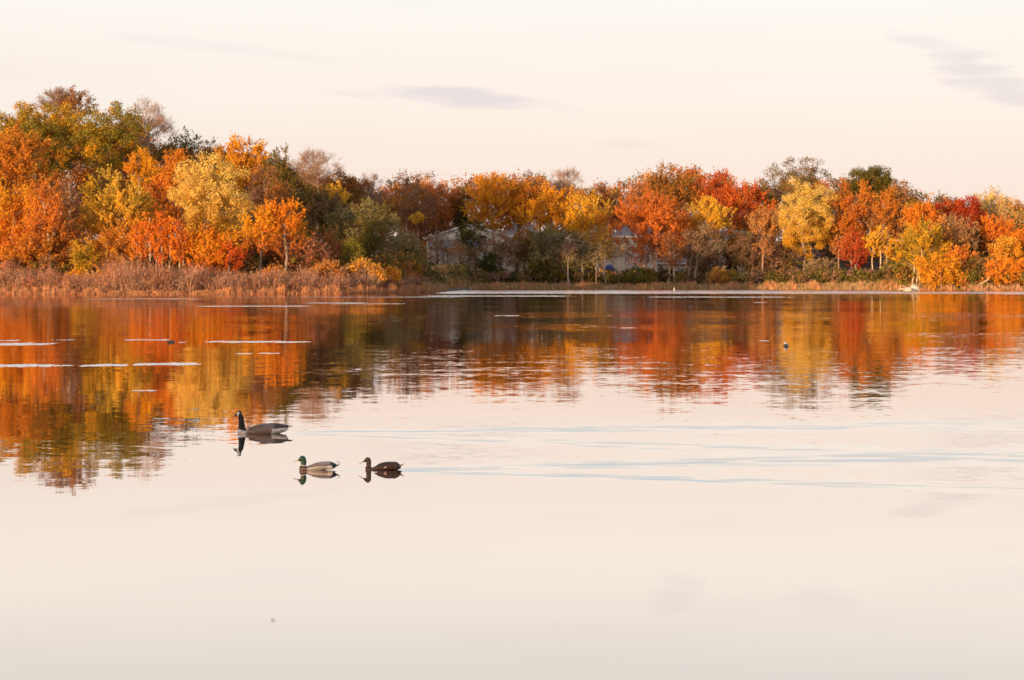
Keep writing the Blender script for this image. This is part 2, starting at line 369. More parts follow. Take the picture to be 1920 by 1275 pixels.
def crown_cloud(W, Wd, z0, z1, style, cols, r, dens, leaf, low=None, q=None, lean=0.0):
    """leaves gathered in clumps through an uneven crown volume"""
    H = z1 - z0; cz = z0 + H * (.5 if style != 'fan' else .46)
    rc = np.clip(.20 * min(W, H * .5) + .28, .45, 1.15)
    nc = int(max(12, (2.8 if style == 'round' else 2.4) * ((W * Wd + W * H * .5 + Wd * H * .5)) / rc ** 2 * .75))
    # direction + lobed radius
    d = unit(r.normal(size=(nc, 3)))
    k = r.normal(size=(5, 3)) * 2.2; ph = r.uniform(0, 6.28, 5)
    lob = 1 + .10 * np.sin(d @ k.T + ph).sum(1) / 1.3
    rad = r.uniform(0, 1, nc) ** .42 * lob * .93
    zz = d[:, 2]
    taper = 1 - .22 * np.clip(zz, 0, 1) if style in ('fan', 'slender') else 1.0
    if style == 'cone': taper = np.clip(1 - .75 * (zz * rad * .5 + .5), .08, 1) * 1.5
    c = np.stack([d[:, 0] * W * taper * rad, d[:, 1] * Wd * taper * rad, cz + d[:, 2] * H * .5 * rad], 1)
    c[:, 2] = np.maximum(c[:, 2], z0)
    c[:, 0] += lean * (c[:, 2] - z0)
    root = np.array([0, 0, z0 - .15 * H])
    out = unit(c - root)
    if style == 'round': out = unit(c - np.array([0, 0, cz - .1 * H]) + np.array([0, 0, .25 * H]))
    if style in ('fan', 'slender'): out = unit(out + np.array([0, 0, .45]))
    out = unit(out + r.normal(size=out.shape) * .2)
    nl = int(np.clip(rc ** 2 / leaf ** 2 * 3.9 * dens, 10, 260))
    n = nc * nl
    ci = np.repeat(np.arange(nc), nl); ax_ = out[ci]
    if style == 'round':
        s = unit(r.normal(size=(n, 3))); s[:, 2] = s[:, 2] * .85 + .12
        p = c[ci] + s * (rc * r.uniform(.35, 1.0, n) * r.uniform(.75, 1.05, nc)[ci])[:, None]
        la = unit(r.normal(size=(n, 3)) + s * .4)
    else:
        # every clump is a spray of leafy twigs
        fan = style in ('fan', 'slender', 'cone'); nt_ = 7
        td = unit(out[:, None, :] * (1.0 if fan else .35) + r.normal(size=(nc, nt_, 3)) * (.42 if fan else .75))
        tl = rc * r.uniform(1.1, 2.1, (nc, nt_)) * (1.0 if fan else .72)
        ti = r.integers(0, nt_, n); dv = td[ci, ti]; u = r.uniform(0, 1, n) ** .8
        p = c[ci] - ax_ * rc * (.55 if fan else .1) + dv * (tl[ci, ti] * u)[:, None] + r.normal(size=(n, 3)) * (rc * (.105 if fan else .17)) * (1.25 - .7 * u)[:, None]
        la = unit(dv * (1.3 if fan else .6) + r.normal(size=(n, 3)) * .6)
    sz = leaf * r.uniform(.65, 1.45, n)
    quads = leaf_quads(p, la, sz * 1.35, sz * .8, r)
    # leaf colours: blend of the tree's own palette, clump by clump
    pal = np.array([PAL[x] for x in cols])
    kk = r.normal(size=3) * .5
    t_ = (np.sin(c @ kk + r.uniform(0, 6)) * .5 + .5) * .6 + r.uniform(0, .4, nc)
    t_ = np.clip(t_[ci] + r.normal(size=n) * .16, 0, .999) * (len(pal) - 1)
    i0 = np.floor(t_).astype(int); fr = (t_ - i0)[:, None]
    i1 = np.minimum(i0 + 1, len(pal) - 1)
    col = pal[i0] * (1 - fr) + pal[i1] * fr
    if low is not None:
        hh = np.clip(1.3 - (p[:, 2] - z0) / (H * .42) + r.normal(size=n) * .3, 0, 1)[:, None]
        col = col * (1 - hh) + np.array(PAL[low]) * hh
    col = col * (1 + r.normal(size=(n, 1)) * .10) * (1 + r.normal(size=(nc, 1)) * .08)[ci]
    col = np.clip(col, .008, .85)
    q.add(quads, col)
    return c, rc

def limb(q, a, b, r0, r1, col, r, bend=.12, n=5, sag=0.0, sides=5):
    a = np.asarray(a, float); b = np.asarray(b, float); L_ = np.linalg.norm(b - a)
    t_ = np.linspace(0, 1, n)[:, None]
    off = r.normal(size=3) * L_ * bend; off[2] = abs(off[2]) * .3 + sag
    p = a + (b - a) * t_ + off * np.sin(t_ * math.pi) + r.normal(size=(n, 3)) * L_ * .012 * np.sin(t_ * math.pi)
    q.tube(p, np.linspace(r0, r1, n), col, n=sides)
    return p

def tree(name, label, px, top, hw, bot, D, cols, style='fan', dens=1.0, leaf=None, low=None, bark='grey', trunks=None, base_px=None, cat='tree', group=None, fork=None, lean=0.0, depth=.8, seed=None, tr=1.0, limbs=True):
    r = np.random.default_rng(seed if seed is not None else int(px * 31 + top * 7 + D))
    leaf = (leaf or .30) * (.55 if D < 300 else .68) * r.uniform(.85, 1.12)
    X = wx(px, D); g = gz(X, D) - .1
    base = thing(name, label, cat, (X, D, g), group)
    z1 = wz(top, D) - g; z0 = max(wz(bot, D) - g, .25); W = hw / F * D * 1.2
    bc = np.array(BARK[bark])
    tk = Q(); cq = Q()
    bare = style == 'bare'
    if not bare:
        c, rc = crown_cloud(W, W * depth, z0, z1, style, cols, r, dens, leaf, low, cq, lean)
    else:
        nc = int(30 + 9 * W); d = unit(r.normal(size=(nc, 3))); rad = r.uniform(0, 1, nc) ** .4
        c = np.stack([d[:, 0] * W * rad, d[:, 1] * W * .7 * rad, z0 + (z1 - z0) * (.52 + .47 * d[:, 2] * rad)], 1)
    H = z1 - z0; R0 = (.10 + .012 * z1) * tr
    bases = [0.0] if base_px is None else [wx(b, D) - X for b in base_px]
    for k, bx in enumerate(bases):
        fz = z0 + H * (.30 if fork is None else fork)
        tip = np.array([0 if len(bases) == 1 else (bx * .6), 0, max(z0 + H * .62, fz)])
        p = limb(tk, (bx, r.normal() * .2, 0), tip, R0, R0 * .35, bc, r, bend=.025, n=8, sides=7)
        # root flare
        tk.tube([(bx, 0, -.2), (bx, 0, .25)], [R0 * 1.6, R0 * 1.02], bc, n=7)
        if not limbs: continue
        nb = min(len(c), (26 if bare else 13))
        idx = r.choice(len(c), nb, replace=False)
        for i in idx:
            tz = np.clip(c[i][2] - .35 * np.hypot(c[i][0], c[i][1]) - r.uniform(0, .15) * H, max(.25 * z1, z0 * .7), tip[2])
            j = np.interp(tz, p[:, 2], np.arange(len(p))); j0 = int(j); j1 = min(j0 + 1, len(p) - 1)
            a = p[j0] + (p[j1] - p[j0]) * (j - j0)
            lp = limb(tk, a, c[i], R0 * (.22 if bare else .26), R0 * .06, bc * r.uniform(.8, 1.15), r, bend=.10, n=5, sides=4)
            if bare:
                pass
    if bare:
        # fine twigs spraying out of the limbs
        root = np.array([0, 0, z0])
        tq = Q(); pk = np.array([PAL[x] for x in cols])
        m_ = 38
        ci = np.repeat(np.arange(len(c)), m_); ax_ = unit(unit(c - root)[ci] + r.normal(size=(len(ci), 3)) * .55)
        ln = r.uniform(.5, 1.3, len(ci)) * (W * .22 + .4)
        p0 = c[ci] + r.normal(size=(len(ci), 3)) * .35 * (W * .12 + .4)
        tq.add(leaf_quads(p0 + ax_ * ln[:, None] * .4, ax_, ln, np.full(len(ci), .042), r), bc * 1.1)
        n2 = int(len(ci) * 2.2 * dens); j = r.integers(0, len(ci), n2)
        pp = p0[j] + ax_[j] * (ln[j] * r.uniform(.1, .95, n2))[:, None] + r.normal(size=(n2, 3)) * .12
        sz = leaf * .6 * r.uniform(.6, 1.3, n2)
        tq.add(leaf_quads(pp, r.normal(size=(n2, 3)), sz * 1.3, sz * .8, r), pk[r.integers(0, len(pk), n2)] * (1 + r.normal(size=(n2, 1)) * .2))
        tq.build('crown', M_LEAF, base)
    else:
        cq.build('crown', M_LEAF, base)
    tk.build('trunk', M_BARK, base)
    return base

exec_trees = []
def T(*a, **k): exec_trees.append((a, k))

# --- left shore (peninsula), back to front
T('tree', 'twiggy pinkish tree top above the golden oak at the left', 108, 172, 30, 215, 330, ['pink', 'tan', 'mauve'], 'bare', dens=1.3)
T('tree', 'russet brown tree with the highest top on the left shore', 142, 163, 27, 225, 325, ['rust', 'brown', 'olive'], 'loose', dens=.8)
T('oak_tree', 'big golden olive oak at the top of the left shore', 80, 187, 98, 335, 312, ['olive', 'moss', 'gold', 'olive'], 'round', dens=1.0, bark='dark')
T('oak_tree', 'dark golden oak right of the bigger oak, beside the bare pinkish tree', 205, 192, 62, 330, 308, ['olive', 'moss', 'gold'], 'round', dens=1.0, bark='dark')
T('bare_tree', 'nearly bare pinkish tree standing above the left woods', 278, 188, 40, 290, 325, ['pink', 'tan'], 'bare', dens=.9, bark='pinkish')
T('tree', 'thin dark green treetop right of the bare pinkish tree', 338, 240, 36, 320, 322, ['green', 'olive', 'mauve'], 'loose', dens=.55)
T('tree', 'small dark treetop behind the pale yellow tree', 393, 259, 28, 330, 318, ['green', 'brown'], 'loose', dens=.6)
T('maple_tree', 'rust red maple behind the pale yellow tree, left side', 330, 272, 62, 420, 300, ['rust', 'orange', 'brick'], 'fan')
T('maple_tree', 'tall orange gold tree rising behind and right of the pale yellow one', 455, 250, 50, 370, 302, ['gold', 'orange', 'gold'], 'fan')
T('tree', 'dark olive tree right of the orange gold one', 528, 268, 36, 390, 300, ['green', 'olive', 'brown'], 'fan')
T('bare_tree', 'round bare pink tree against the sky past the dark olive one', 594, 285, 38, 350, 330, ['pink', 'tan'], 'bare', dens=.8, bark='pinkish')
T('tree', 'lumpy rust brown treetop right of the round bare pink tree', 648, 313, 40, 400, 322, ['rust', 'brown', 'olive'], 'round', dens=.9)
T('bare_tree', 'faint bare treetop at the low end of the left woods', 690, 330, 22, 390, 330, ['mauve', 'pink'], 'bare', dens=.4)
T('maple_tree', 'large rust orange maple cut by the left picture edge', 22, 212, 92, 400, 288, ['rust', 'orange', 'rust', 'gold'], 'fan')
T('maple_tree', 'bright orange treetop between the gold tree and the rust maple', 262, 283, 30, 350, 285, ['orange', 'gold'], 'fan')
T('tree', 'mauve brown thin tree behind the orange gold trees at the left', 135, 335, 42, 480, 284, ['mauve', 'brown', 'rust'], 'loose', dens=.7)
T('tree', 'mauve brown tree below the dark olive one', 500, 318, 48, 440, 288, ['mauve', 'brown', 'rust'], 'loose', dens=.8)
T('tree', 'tall dark olive brown tree right of the small orange tree', 597, 335, 50, 510, 292, ['olive', 'green', 'mauve'], 'fan')
T('tree', 'small bright yellow crown in the olive trees at the low end of the left woods', 630, 345, 24, 390, 296, ['yellow', 'gold'], 'fan')
T('willow_tree', 'grey green tree under the small yellow crown', 648, 378, 38, 480, 288, ['greyolive', 'olive', 'greyolive'], 'loose')
T('tree', 'dull grey green rounded tree at the end of the left woods', 702, 366, 42, 512, 285, ['greyolive', 'olive', 'green'], 'loose')
T('tree', 'brown tree between the rust maple and gold tree, in shadow', 195, 300, 50, 480, 300, ['brown', 'rust', 'olive'], 'loose')
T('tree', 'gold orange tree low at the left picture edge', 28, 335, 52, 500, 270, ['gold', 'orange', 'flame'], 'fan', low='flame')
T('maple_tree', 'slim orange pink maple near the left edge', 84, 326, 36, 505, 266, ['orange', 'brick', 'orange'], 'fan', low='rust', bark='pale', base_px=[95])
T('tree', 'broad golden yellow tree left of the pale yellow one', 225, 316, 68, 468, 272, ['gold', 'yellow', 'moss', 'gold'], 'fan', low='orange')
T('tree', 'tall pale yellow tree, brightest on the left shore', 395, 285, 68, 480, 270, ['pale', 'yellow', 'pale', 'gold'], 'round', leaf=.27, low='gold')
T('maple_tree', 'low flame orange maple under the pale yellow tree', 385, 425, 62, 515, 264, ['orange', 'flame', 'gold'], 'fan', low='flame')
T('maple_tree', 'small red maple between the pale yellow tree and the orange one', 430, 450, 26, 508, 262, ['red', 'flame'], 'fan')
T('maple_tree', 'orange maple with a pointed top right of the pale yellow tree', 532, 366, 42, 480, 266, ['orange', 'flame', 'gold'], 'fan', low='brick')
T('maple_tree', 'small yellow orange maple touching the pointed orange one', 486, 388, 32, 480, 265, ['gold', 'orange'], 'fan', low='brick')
T('tree', 'olive yellow fuzzy small tree low between orange trees', 155, 440, 26, 520, 261, ['moss', 'gold', 'olive'], 'loose')
for (x_, tp, cc, lb) in [(258, 405, ['flame', 'orange'], 'first red orange sapling from the left in the slender grove'),
                     (276, 398, ['flame', 'brick'], 'second red orange sapling from the left in the slender grove'),
                     (300, 392, ['red', 'flame'], 'third sapling from the left in the slender grove, redder'),
                     (319, 402, ['flame', 'orange'], 'fourth sapling from the left in the slender grove'),
                     (338, 396, ['brick', 'flame'], 'rightmost sapling in the slender grove, beside the pale yellow tree')]:
    T('sapling', lb, x_, tp, 17, 505, 262, cc, 'slender', dens=.8, bark='pale', group='slender red saplings by the left shore', tr=.6, base_px=[x_ - 3, x_ + 4])
T('tree', 'orange brown low tree under the golden yellow one', 218, 432, 42, 510, 264, ['orange', 'rust', 'gold'], 'loose')
T('tree', 'rusty low tree behind the reeds at the left edge', 60, 440, 55, 520, 266, ['rust', 'orange', 'brown'], 'loose')
T('tree', 'orange red small tree low left of the sapling grove', 118, 400, 36, 512, 268, ['rust', 'flame', 'brown'], 'loose', bark='pale')
T('tree', 'red brown low tree right under the pointed orange maple', 565, 440, 44, 512, 268, ['brick', 'mauve', 'rust'], 'loose')
T('tree', 'dark mauve red low tree left of the yellow green bush', 618, 430, 40, 510, 274, ['mauve', 'rust', 'brown'], 'loose')
T('tree', 'shaded brown low tree behind the flame orange ones', 480, 430, 50, 512, 270, ['mauve', 'brown', 'brick'], 'loose')
T('shrub', 'yellow green rounded shrub at the foot of the grey green tree', 660, 445, 18, 500, 272, ['moss', 'moss', 'gold'], 'loose', cat='shrub', leaf=.2, limbs=False)
T('tree', 'pale olive grey spreading tree at the tip of the left shore', 752, 432, 42, 522, 300, ['greyolive', 'tan', 'olive'], 'loose', leaf=.28)

# --- far shore, middle
T('tree', 'purple brown thin tree with pale limbs left of the houses', 762, 326, 58, 458, 385, ['mauve', 'brown', 'rust'], 'loose', dens=.62, bark='pinkish')
T('tree', 'mauve red thin tree just left of the first house roof', 822, 336, 44, 445, 392, ['mauve', 'brick', 'rust'], 'loose', dens=.7, bark='pinkish')
T('tree', 'dull brown tree below the purple brown ones', 790, 385, 50, 455, 396, ['mauve', 'rust', 'brown'], 'loose', dens=.7)
T('tree', 'small yellow understory tree among purple brown trunks', 781, 398, 16, 420, 381, ['yellow', 'gold'], 'loose', dens=.8, tr=.6)
T('evergreen_tree', 'narrow dark green tree left of the tall orange maple', 862, 347, 17, 450, 392, ['green', 'darkgreen'], 'loose')
T('maple_tree', 'tall orange maple above the first house', 915, 313, 46, 432, 385, ['orange', 'gold', 'orange', 'rust'], 'fan', bark='pinkish', base_px=[931])
T('maple_tree', 'tall reddish orange maple with a dark straight trunk', 970, 310, 42, 440, 388, ['rust', 'orange', 'rust'], 'fan', bark='dark', base_px=[969])
T('bare_tree', 'thin pink treetop poking above the golden trees', 1060, 316, 26, 380, 398, ['pink', 'tan'], 'bare', dens=.9, bark='pinkish')
T('tree', 'brown orange treetop right of the reddish orange maple', 1008, 324, 24, 400, 392, ['orange', 'tan', 'rust'], 'fan')
T('maple_tree', 'golden orange maple right of the dark trunk', 1035, 344, 52, 445, 382, ['gold', 'orange', 'gold'], 'fan')
T('tree', 'dark rust round treetop behind the yellow tree', 1130, 346, 22, 400, 400, ['rust', 'brown'], 'round')
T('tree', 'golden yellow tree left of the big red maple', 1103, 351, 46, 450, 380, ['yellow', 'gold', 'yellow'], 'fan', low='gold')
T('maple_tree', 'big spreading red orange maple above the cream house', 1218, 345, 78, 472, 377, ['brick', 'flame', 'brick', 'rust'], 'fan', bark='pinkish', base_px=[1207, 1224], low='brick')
T('maple_tree', 'tall rust red maple behind the big red orange one', 1263, 308, 60, 400, 398, ['rust', 'brick', 'olive', 'rust'], 'fan')
T('maple_tree', 'bright red maple right of the tall rust red one', 1345, 312, 42, 410, 396, ['red', 'brick', 'red'], 'fan')
T('maple_tree', 'low wide red orange maple beside the sparse olive tree', 1398, 344, 52, 425, 392, ['brick', 'red', 'orange'], 'fan')
T('tree', 'golden small maple in front of the bright red one', 1327, 370, 44, 438, 380, ['gold', 'yellow', 'gold'], 'fan')
T('tree', 'small orange tree between the big red maple and the golden one', 1288, 400, 20, 450, 380, ['orange', 'gold'], 'fan')
T('tree', 'sparse olive tree with airy crown above the pale yellow tree', 1493, 292, 66, 400, 394, ['olive', 'brown', 'olive'], 'round', dens=.42, leaf=.30, bark='grey')
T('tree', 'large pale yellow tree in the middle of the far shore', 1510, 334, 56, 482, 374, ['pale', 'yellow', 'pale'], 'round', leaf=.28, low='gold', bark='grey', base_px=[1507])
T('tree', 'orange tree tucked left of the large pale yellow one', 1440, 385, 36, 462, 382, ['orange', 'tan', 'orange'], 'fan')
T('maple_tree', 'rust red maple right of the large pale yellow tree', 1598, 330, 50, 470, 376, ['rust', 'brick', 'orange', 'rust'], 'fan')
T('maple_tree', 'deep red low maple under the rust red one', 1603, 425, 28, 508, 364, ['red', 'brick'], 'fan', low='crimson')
T('oak_tree', 'dark olive green oak crown rising above rust red trees', 1634, 308, 46, 380, 396, ['olive', 'green', 'olive'], 'round', dens=1.1, bark='dark')
T('oak_tree', 'brown oak crown right of the dark green one', 1686, 338, 26, 420, 392, ['brown', 'tan', 'rust'], 'round', dens=.8)
T('maple_tree', 'orange brown maple below the dark green oak crown', 1662, 348, 38, 455, 374, ['orange', 'rust', 'tan'], 'fan')
for (x_, tp, lb) in [(1637, 432, 'left slim yellow tree with pale trunk beside the deep red maple'), (1650, 425, 'middle slim yellow tree with pale trunk beside the deep red maple'), (1663, 440, 'right slim yellow orange tree with pale trunk beside the deep red maple')]:
    T('sapling', lb, x_, tp, 15, 478, 362, ['yellow', 'gold', 'tan'], 'slender', dens=.8, bark='pale', group='slim pale trunked trees on the far shore', tr=.7)
# shaded lower storey
T('evergreen_tree', 'dark green tree in front of the first house', 882, 400, 30, 490, 386, ['green', 'olive', 'darkgreen'], 'loose', dens=.8)
T('tree', 'pinkish brown thin tree in front of the cream wall, under the orange maple', 940, 432, 38, 500, 376, ['tan', 'mauve', 'tan'], 'loose', dens=.75)
T('tree', 'dull olive tree below the golden orange maple', 1040, 412, 46, 512, 373, ['olive', 'greyolive', 'green'], 'loose', dens=.85)
T('tree', 'tan thin tree below the golden yellow tree', 1092, 440, 30, 512, 372, ['tan', 'greyolive', 'olive'], 'loose', dens=.6, bark='grey')
T('sapling', 'left tan sapling before the white wing of the cream house', 1118, 455, 17, 500, 370, ['tan', 'greyolive'], 'loose', dens=.4, tr=.6, group='tan saplings before the cream house')
T('sapling', 'middle tan sapling before the white wing of the cream house', 1136, 450, 15, 490, 369, ['tan', 'olive'], 'loose', dens=.4, tr=.6, group='tan saplings before the cream house')
T('sapling', 'right tan sapling before the cream house wall', 1160, 452, 17, 488, 369, ['tan', 'greyolive'], 'loose', dens=.35, tr=.6, group='tan saplings before the cream house')
T('tree', 'mauve thin tree veiling the cream house', 1202, 445, 36, 500, 379, ['mauve', 'brick', 'brown'], 'loose', dens=.4)
T('tree', 'red brown small tree with pale trunk right of the cream house', 1258, 432, 26, 510, 372, ['brick', 'rust', 'mauve'], 'loose', dens=.6, bark='pale', base_px=[1264, 1254], tr=1.1)
T('tree', 'grey olive tree below the small golden maple', 1318, 415, 44, 505, 373, ['greyolive', 'mauve', 'olive'], 'loose', dens=.7, bark='pinkish', base_px=[1290, 1302])
T('evergreen_tree', 'dark blue green conifer beside the porch roof', 1377, 455, 22, 515, 382, ['teal', 'darkgreen'], 'cone', bark='dark')
T('tree', 'dark olive tree right of the grey roofed house', 1412, 438, 44, 525, 374, ['olive', 'mauve', 'green'], 'loose')
T('tree', 'mauve brown thicket tree left of the pale yellow tree trunk', 1455, 450, 36, 528, 372, ['mauve', 'brown', 'olive'], 'loose', dens=.8)
T('shrub', 'pale grey green shrub at the foot of the large pale yellow tree', 1535, 480, 26, 530, 368, ['greyolive', 'tan'], 'loose', cat='shrub', dens=.9)
T('tree', 'dark brown tree in shadow left of the rust red maple', 1558, 400, 26, 520, 384, ['brown', 'olive', 'mauve'], 'loose')
T('evergreen_tree', 'dark green low tree right of the first house porch', 920, 470, 28, 522, 374, ['darkgreen', 'green'], 'loose')
T('tree', 'mauve brown thin tree before the grey house wall', 838, 440, 36, 505, 380, ['mauve', 'brown', 'tan'], 'loose', dens=.42)
T('tree', 'tan orange small tree before the grey hip roof', 985, 425, 28, 500, 379, ['tan', 'orange', 'olive'], 'loose', dens=.8)
T('tree', 'dull olive gold tree left of the tall cream house', 1122, 425, 34, 505, 374, ['olive', 'gold', 'tan'], 'loose', dens=.75)
T('tree', 'brown mauve tree hiding the roof of the porch house', 1375, 425, 36, 500, 380, ['mauve', 'rust', 'olive'], 'loose', dens=.8)
T('tree', 'dark olive tree before the grey house, right of its windows', 893, 458, 26, 515, 377, ['olive', 'mauve', 'green'], 'loose', dens=.5)
T('tree', 'dull brown olive tree between the dark trunk and the white wing', 1000, 432, 34, 512, 377, ['olive', 'brown', 'green'], 'loose', dens=.8)
T('shrub', 'dark leafy shrub below the porch rail of the grey house', 820, 494, 34, 530, 374, ['darkgreen', 'olive', 'brown'], 'loose', cat='shrub')
T('tree', 'dark mauve tree between the grey olive tree and the small porch', 1330, 455, 26, 520, 376, ['mauve', 'brown', 'darkgreen'], 'loose', dens=.8)
T('shrub', 'dark green shrub behind the grass, left of the cream house', 1015, 480, 34, 528, 372, ['darkgreen', 'green', 'olive'], 'loose', cat='shrub')
T('shrub', 'dark green shrub between the twin pinkish trunks and the cream wall', 1190, 500, 26, 530, 372, ['darkgreen', 'green'], 'loose', cat='shrub')
T('shrub', 'yellow green low shrub in front of the twin trunks', 1190, 511, 34, 532, 368, ['moss', 'green', 'olive'], 'loose', cat='shrub', dens=.8)
T('shrub', 'dark shrub between twin trunks and the pale trunk', 1243, 500, 18, 530, 374, ['darkgreen', 'green'], 'loose', cat='shrub')
T('shrub', 'orange tan arching shrub at the water below the grey roofed house', 1350, 503, 26, 536, 366, ['tan', 'orange', 'moss'], 'loose', cat='shrub', dens=.8)
T('shrub', 'yellow dotted arching shrub right of the orange tan one', 1400, 508, 28, 536, 366, ['moss', 'tan', 'olive'], 'loose', cat='shrub', dens=.8)

for (x_, tp, hw_, lb) in [(858, 452, 16, 'slim pinkish trunk with thin tan leaves before the grey house'), (1066, 440, 18, 'slim tree with tan leaves and pale trunk left of the tan saplings'), (1432, 446, 17, 'slim tree with leaning pinkish trunk beside the dark olive tree'), (1572, 440, 17, 'slim dark shore tree with pale trunk left of the deep red maple')]:
    T('sapling', lb, x_, tp, hw_, 486, 367, ['tan', 'mauve', 'orange'], 'slender', dens=.35, bark='pinkish', tr=.8, group='slim trees along the shaded far shore')
# --- right shore, nearer
T('maple_tree', 'dark crimson maple crown near the right edge', 1800, 366, 46, 440, 352, ['crimson', 'red', 'crimson'], 'round', leaf=.26)
T('maple_tree', 'orange maple crown behind the golden waterside tree', 1733, 372, 40, 450, 346, ['orange', 'flame', 'rust'], 'fan')
T('tree', 'pale gold airy treetop near the right edge', 1858, 350, 30, 410, 358, ['tan', 'pale', 'gold'], 'fan', dens=.45, bark='pale')
T('tree', 'pale gold treetop cut by the right picture edge', 1903, 376, 30, 460, 350, ['pale', 'tan', 'gold'], 'fan', dens=.8)
T('maple_tree', 'red orange maple below the pale gold airy treetop', 1868, 398, 38, 480, 340, ['brick', 'flame', 'orange'], 'fan')
T('tree', 'brown tree in shadow left of the red orange maple', 1838, 410, 30, 530, 342, ['brown', 'olive', 'mauve'], 'loose')
T('tree', 'tan orange tree right of the golden waterside tree', 1785, 395, 40, 500, 336, ['orange', 'tan', 'brown'], 'loose')
T('tree', 'golden tree leaning over the water with forked pale trunks', 1732, 412, 54, 510, 328, ['gold', 'moss', 'gold', 'orange'], 'fan', bark='pale', base_px=[1710, 1717, 1724], fork=.2, tr=.55)
T('maple_tree', 'salmon red small maple right of the golden waterside tree', 1805, 458, 30, 520, 325, ['brick', 'orange', 'brick'], 'fan')
T('shrub', 'golden orange shrub hanging to the water by the forked trunks', 1765, 478, 42, 543, 321, ['gold', 'orange', 'gold'], 'loose', cat='shrub')
T('maple_tree', 'bright yellow orange small maple near the right edge', 1885, 440, 30, 510, 326, ['gold', 'orange', 'yellow'], 'round')
T('shrub', 'flame orange bush hanging over the water at the right edge', 1898, 480, 42, 545, 318, ['flame', 'orange'], 'loose', cat='shrub')
T('shrub', 'dark olive bush at the water left of the flame orange bush', 1835, 478, 26, 545, 322, ['olive', 'brown', 'green'], 'loose', cat='shrub', dens=.8)
T('maple_tree', 'orange maple just past the golden tree, cut by the right edge', 1935, 420, 36, 520, 330, ['orange', 'flame'], 'fan')
T('shrub', 'olive brown low shrub left of the forked trunks', 1690, 470, 26, 535, 335, ['moss', 'olive', 'orange'], 'loose', cat='shrub', dens=.9)

for a, k in exec_trees: tree(*a, **k)

# ------------------------------------------------------------------ woods behind, undergrowth, brush, reeds
def mass(name, label, pts, H, cols, kind='stuff', leaf=.4, per=60, rc=1.2, cat='woods', style=0.5, mat=None):
    """pts: (n,3) clump centres"""
    r = np.random.default_rng(len(pts)); q = Q(); n = len(pts) * per; ci = np.repeat(np.arange(len(pts)), per)
    p = pts[ci] + r.normal(size=(n, 3)) * rc * np.array([.5, .5, .42])
    up = np.array([0, 0, 1.0])
    la = unit(r.normal(size=(n, 3)) + up * style)
    sz = leaf * r.uniform(.6, 1.4, n)
    pal = np.array([PAL[c] for c in cols]); cc = pal[r.integers(0, len(pal), len(pts))][ci] * (1 + r.normal(size=(n, 1)) * .2)
    q.add(leaf_quads(p, la, sz * 1.4, sz * .8, r), np.clip(cc, .01, .8))
    o = q.build(name, mat or M_LEAF); tag(o, label, cat, kind=kind); return o

def skyline(px):
    return np.interp(px, [-150, 0, 60, 160, 250, 310, 370, 450, 540, 590, 620, 690, 720, 760, 800, 850, 880, 940, 1000, 1060, 1100, 1140, 1220, 1300, 1360, 1420, 1500, 1560, 1620, 1690, 1740, 1800, 1900, 2100],
                         [225, 215, 205, 208, 225, 262, 272, 278, 295, 325, 330, 352, 362, 345, 342, 356, 345, 335, 340, 352, 362, 362, 336, 325, 332, 355, 352, 345, 340, 362, 384, 384, 390, 400])
r = np.random.default_rng(3)
def woods(name, label, px0, px1, D0, D1, n, cols, drop=20):
    px = r.uniform(px0, px1, n); D = r.uniform(D0, D1, n)
    top = skyline(px) + drop; zt = CH + (HY - top) / F * D0
    x = (px - 960) / F * D; z = r.uniform(0, 1, n) ** .8 * (zt - 2) + ground(x, D) + .8
    mass(name, label, np.stack([x, D, z], 1), 0, cols, leaf=.33, per=130, rc=1.5)
woods('woods', 'mixed autumn woodland filling in behind the left shore trees', -260, 690, 332, 362, 2300, ['brown', 'rust', 'olive', 'mauve', 'rust', 'orange'])
woods('woods', 'mixed autumn woodland behind the houses and far shore trees', 640, 2250, 412, 450, 2400, ['brown', 'rust', 'olive', 'mauve', 'brick', 'orange'])
woods('woods', 'mixed autumn woodland behind the right shore trees', 1705, 2250, 362, 388, 800, ['brown', 'rust', 'olive', 'orange'], drop=26)

def under(name, label, px0, px1, d0, d1, h0, h1, n, cols, leaf=.3, per=40, rc=.9):
    """low band following the shoreline, d = metres behind the waterline"""
    D_ = 300; x = r.uniform((px0 - 960) / F * 300, (px1 - 960) / F * 300, n) if False else None
    px = r.uniform(px0, px1, n); x = (px - 960) / F * 300
    for _ in range(4):
        y = shore(x); x = (px - 960) / F * y
    y = shore(x) + r.uniform(d0, d1, n); x = (px - 960) / F * y
    z = ground(x, y) + r.uniform(h0, h1, n)
    return mass(name, label, np.stack([x, y, z], 1), 0, cols, leaf=leaf, per=per, rc=rc, cat='undergrowth', style=1.0)
under('undergrowth', 'dark tangled undergrowth behind the brush on the left shore', -200, 800, 12, 24, .4, 4.2, 900, ['brown', 'olive', 'rust', 'brown', 'green'])
under('undergrowth', 'dark green undergrowth under the trees of the far shore', 800, 1690, 5, 14, .2, 2.1, 760, ['darkgreen', 'green', 'olive', 'brown', 'mauve', 'olive'])
under('undergrowth', 'olive and rust undergrowth along the right shore', 1660, 2150, 2, 12, .2, 2.8, 420, ['olive', 'rust', 'moss', 'brown'])

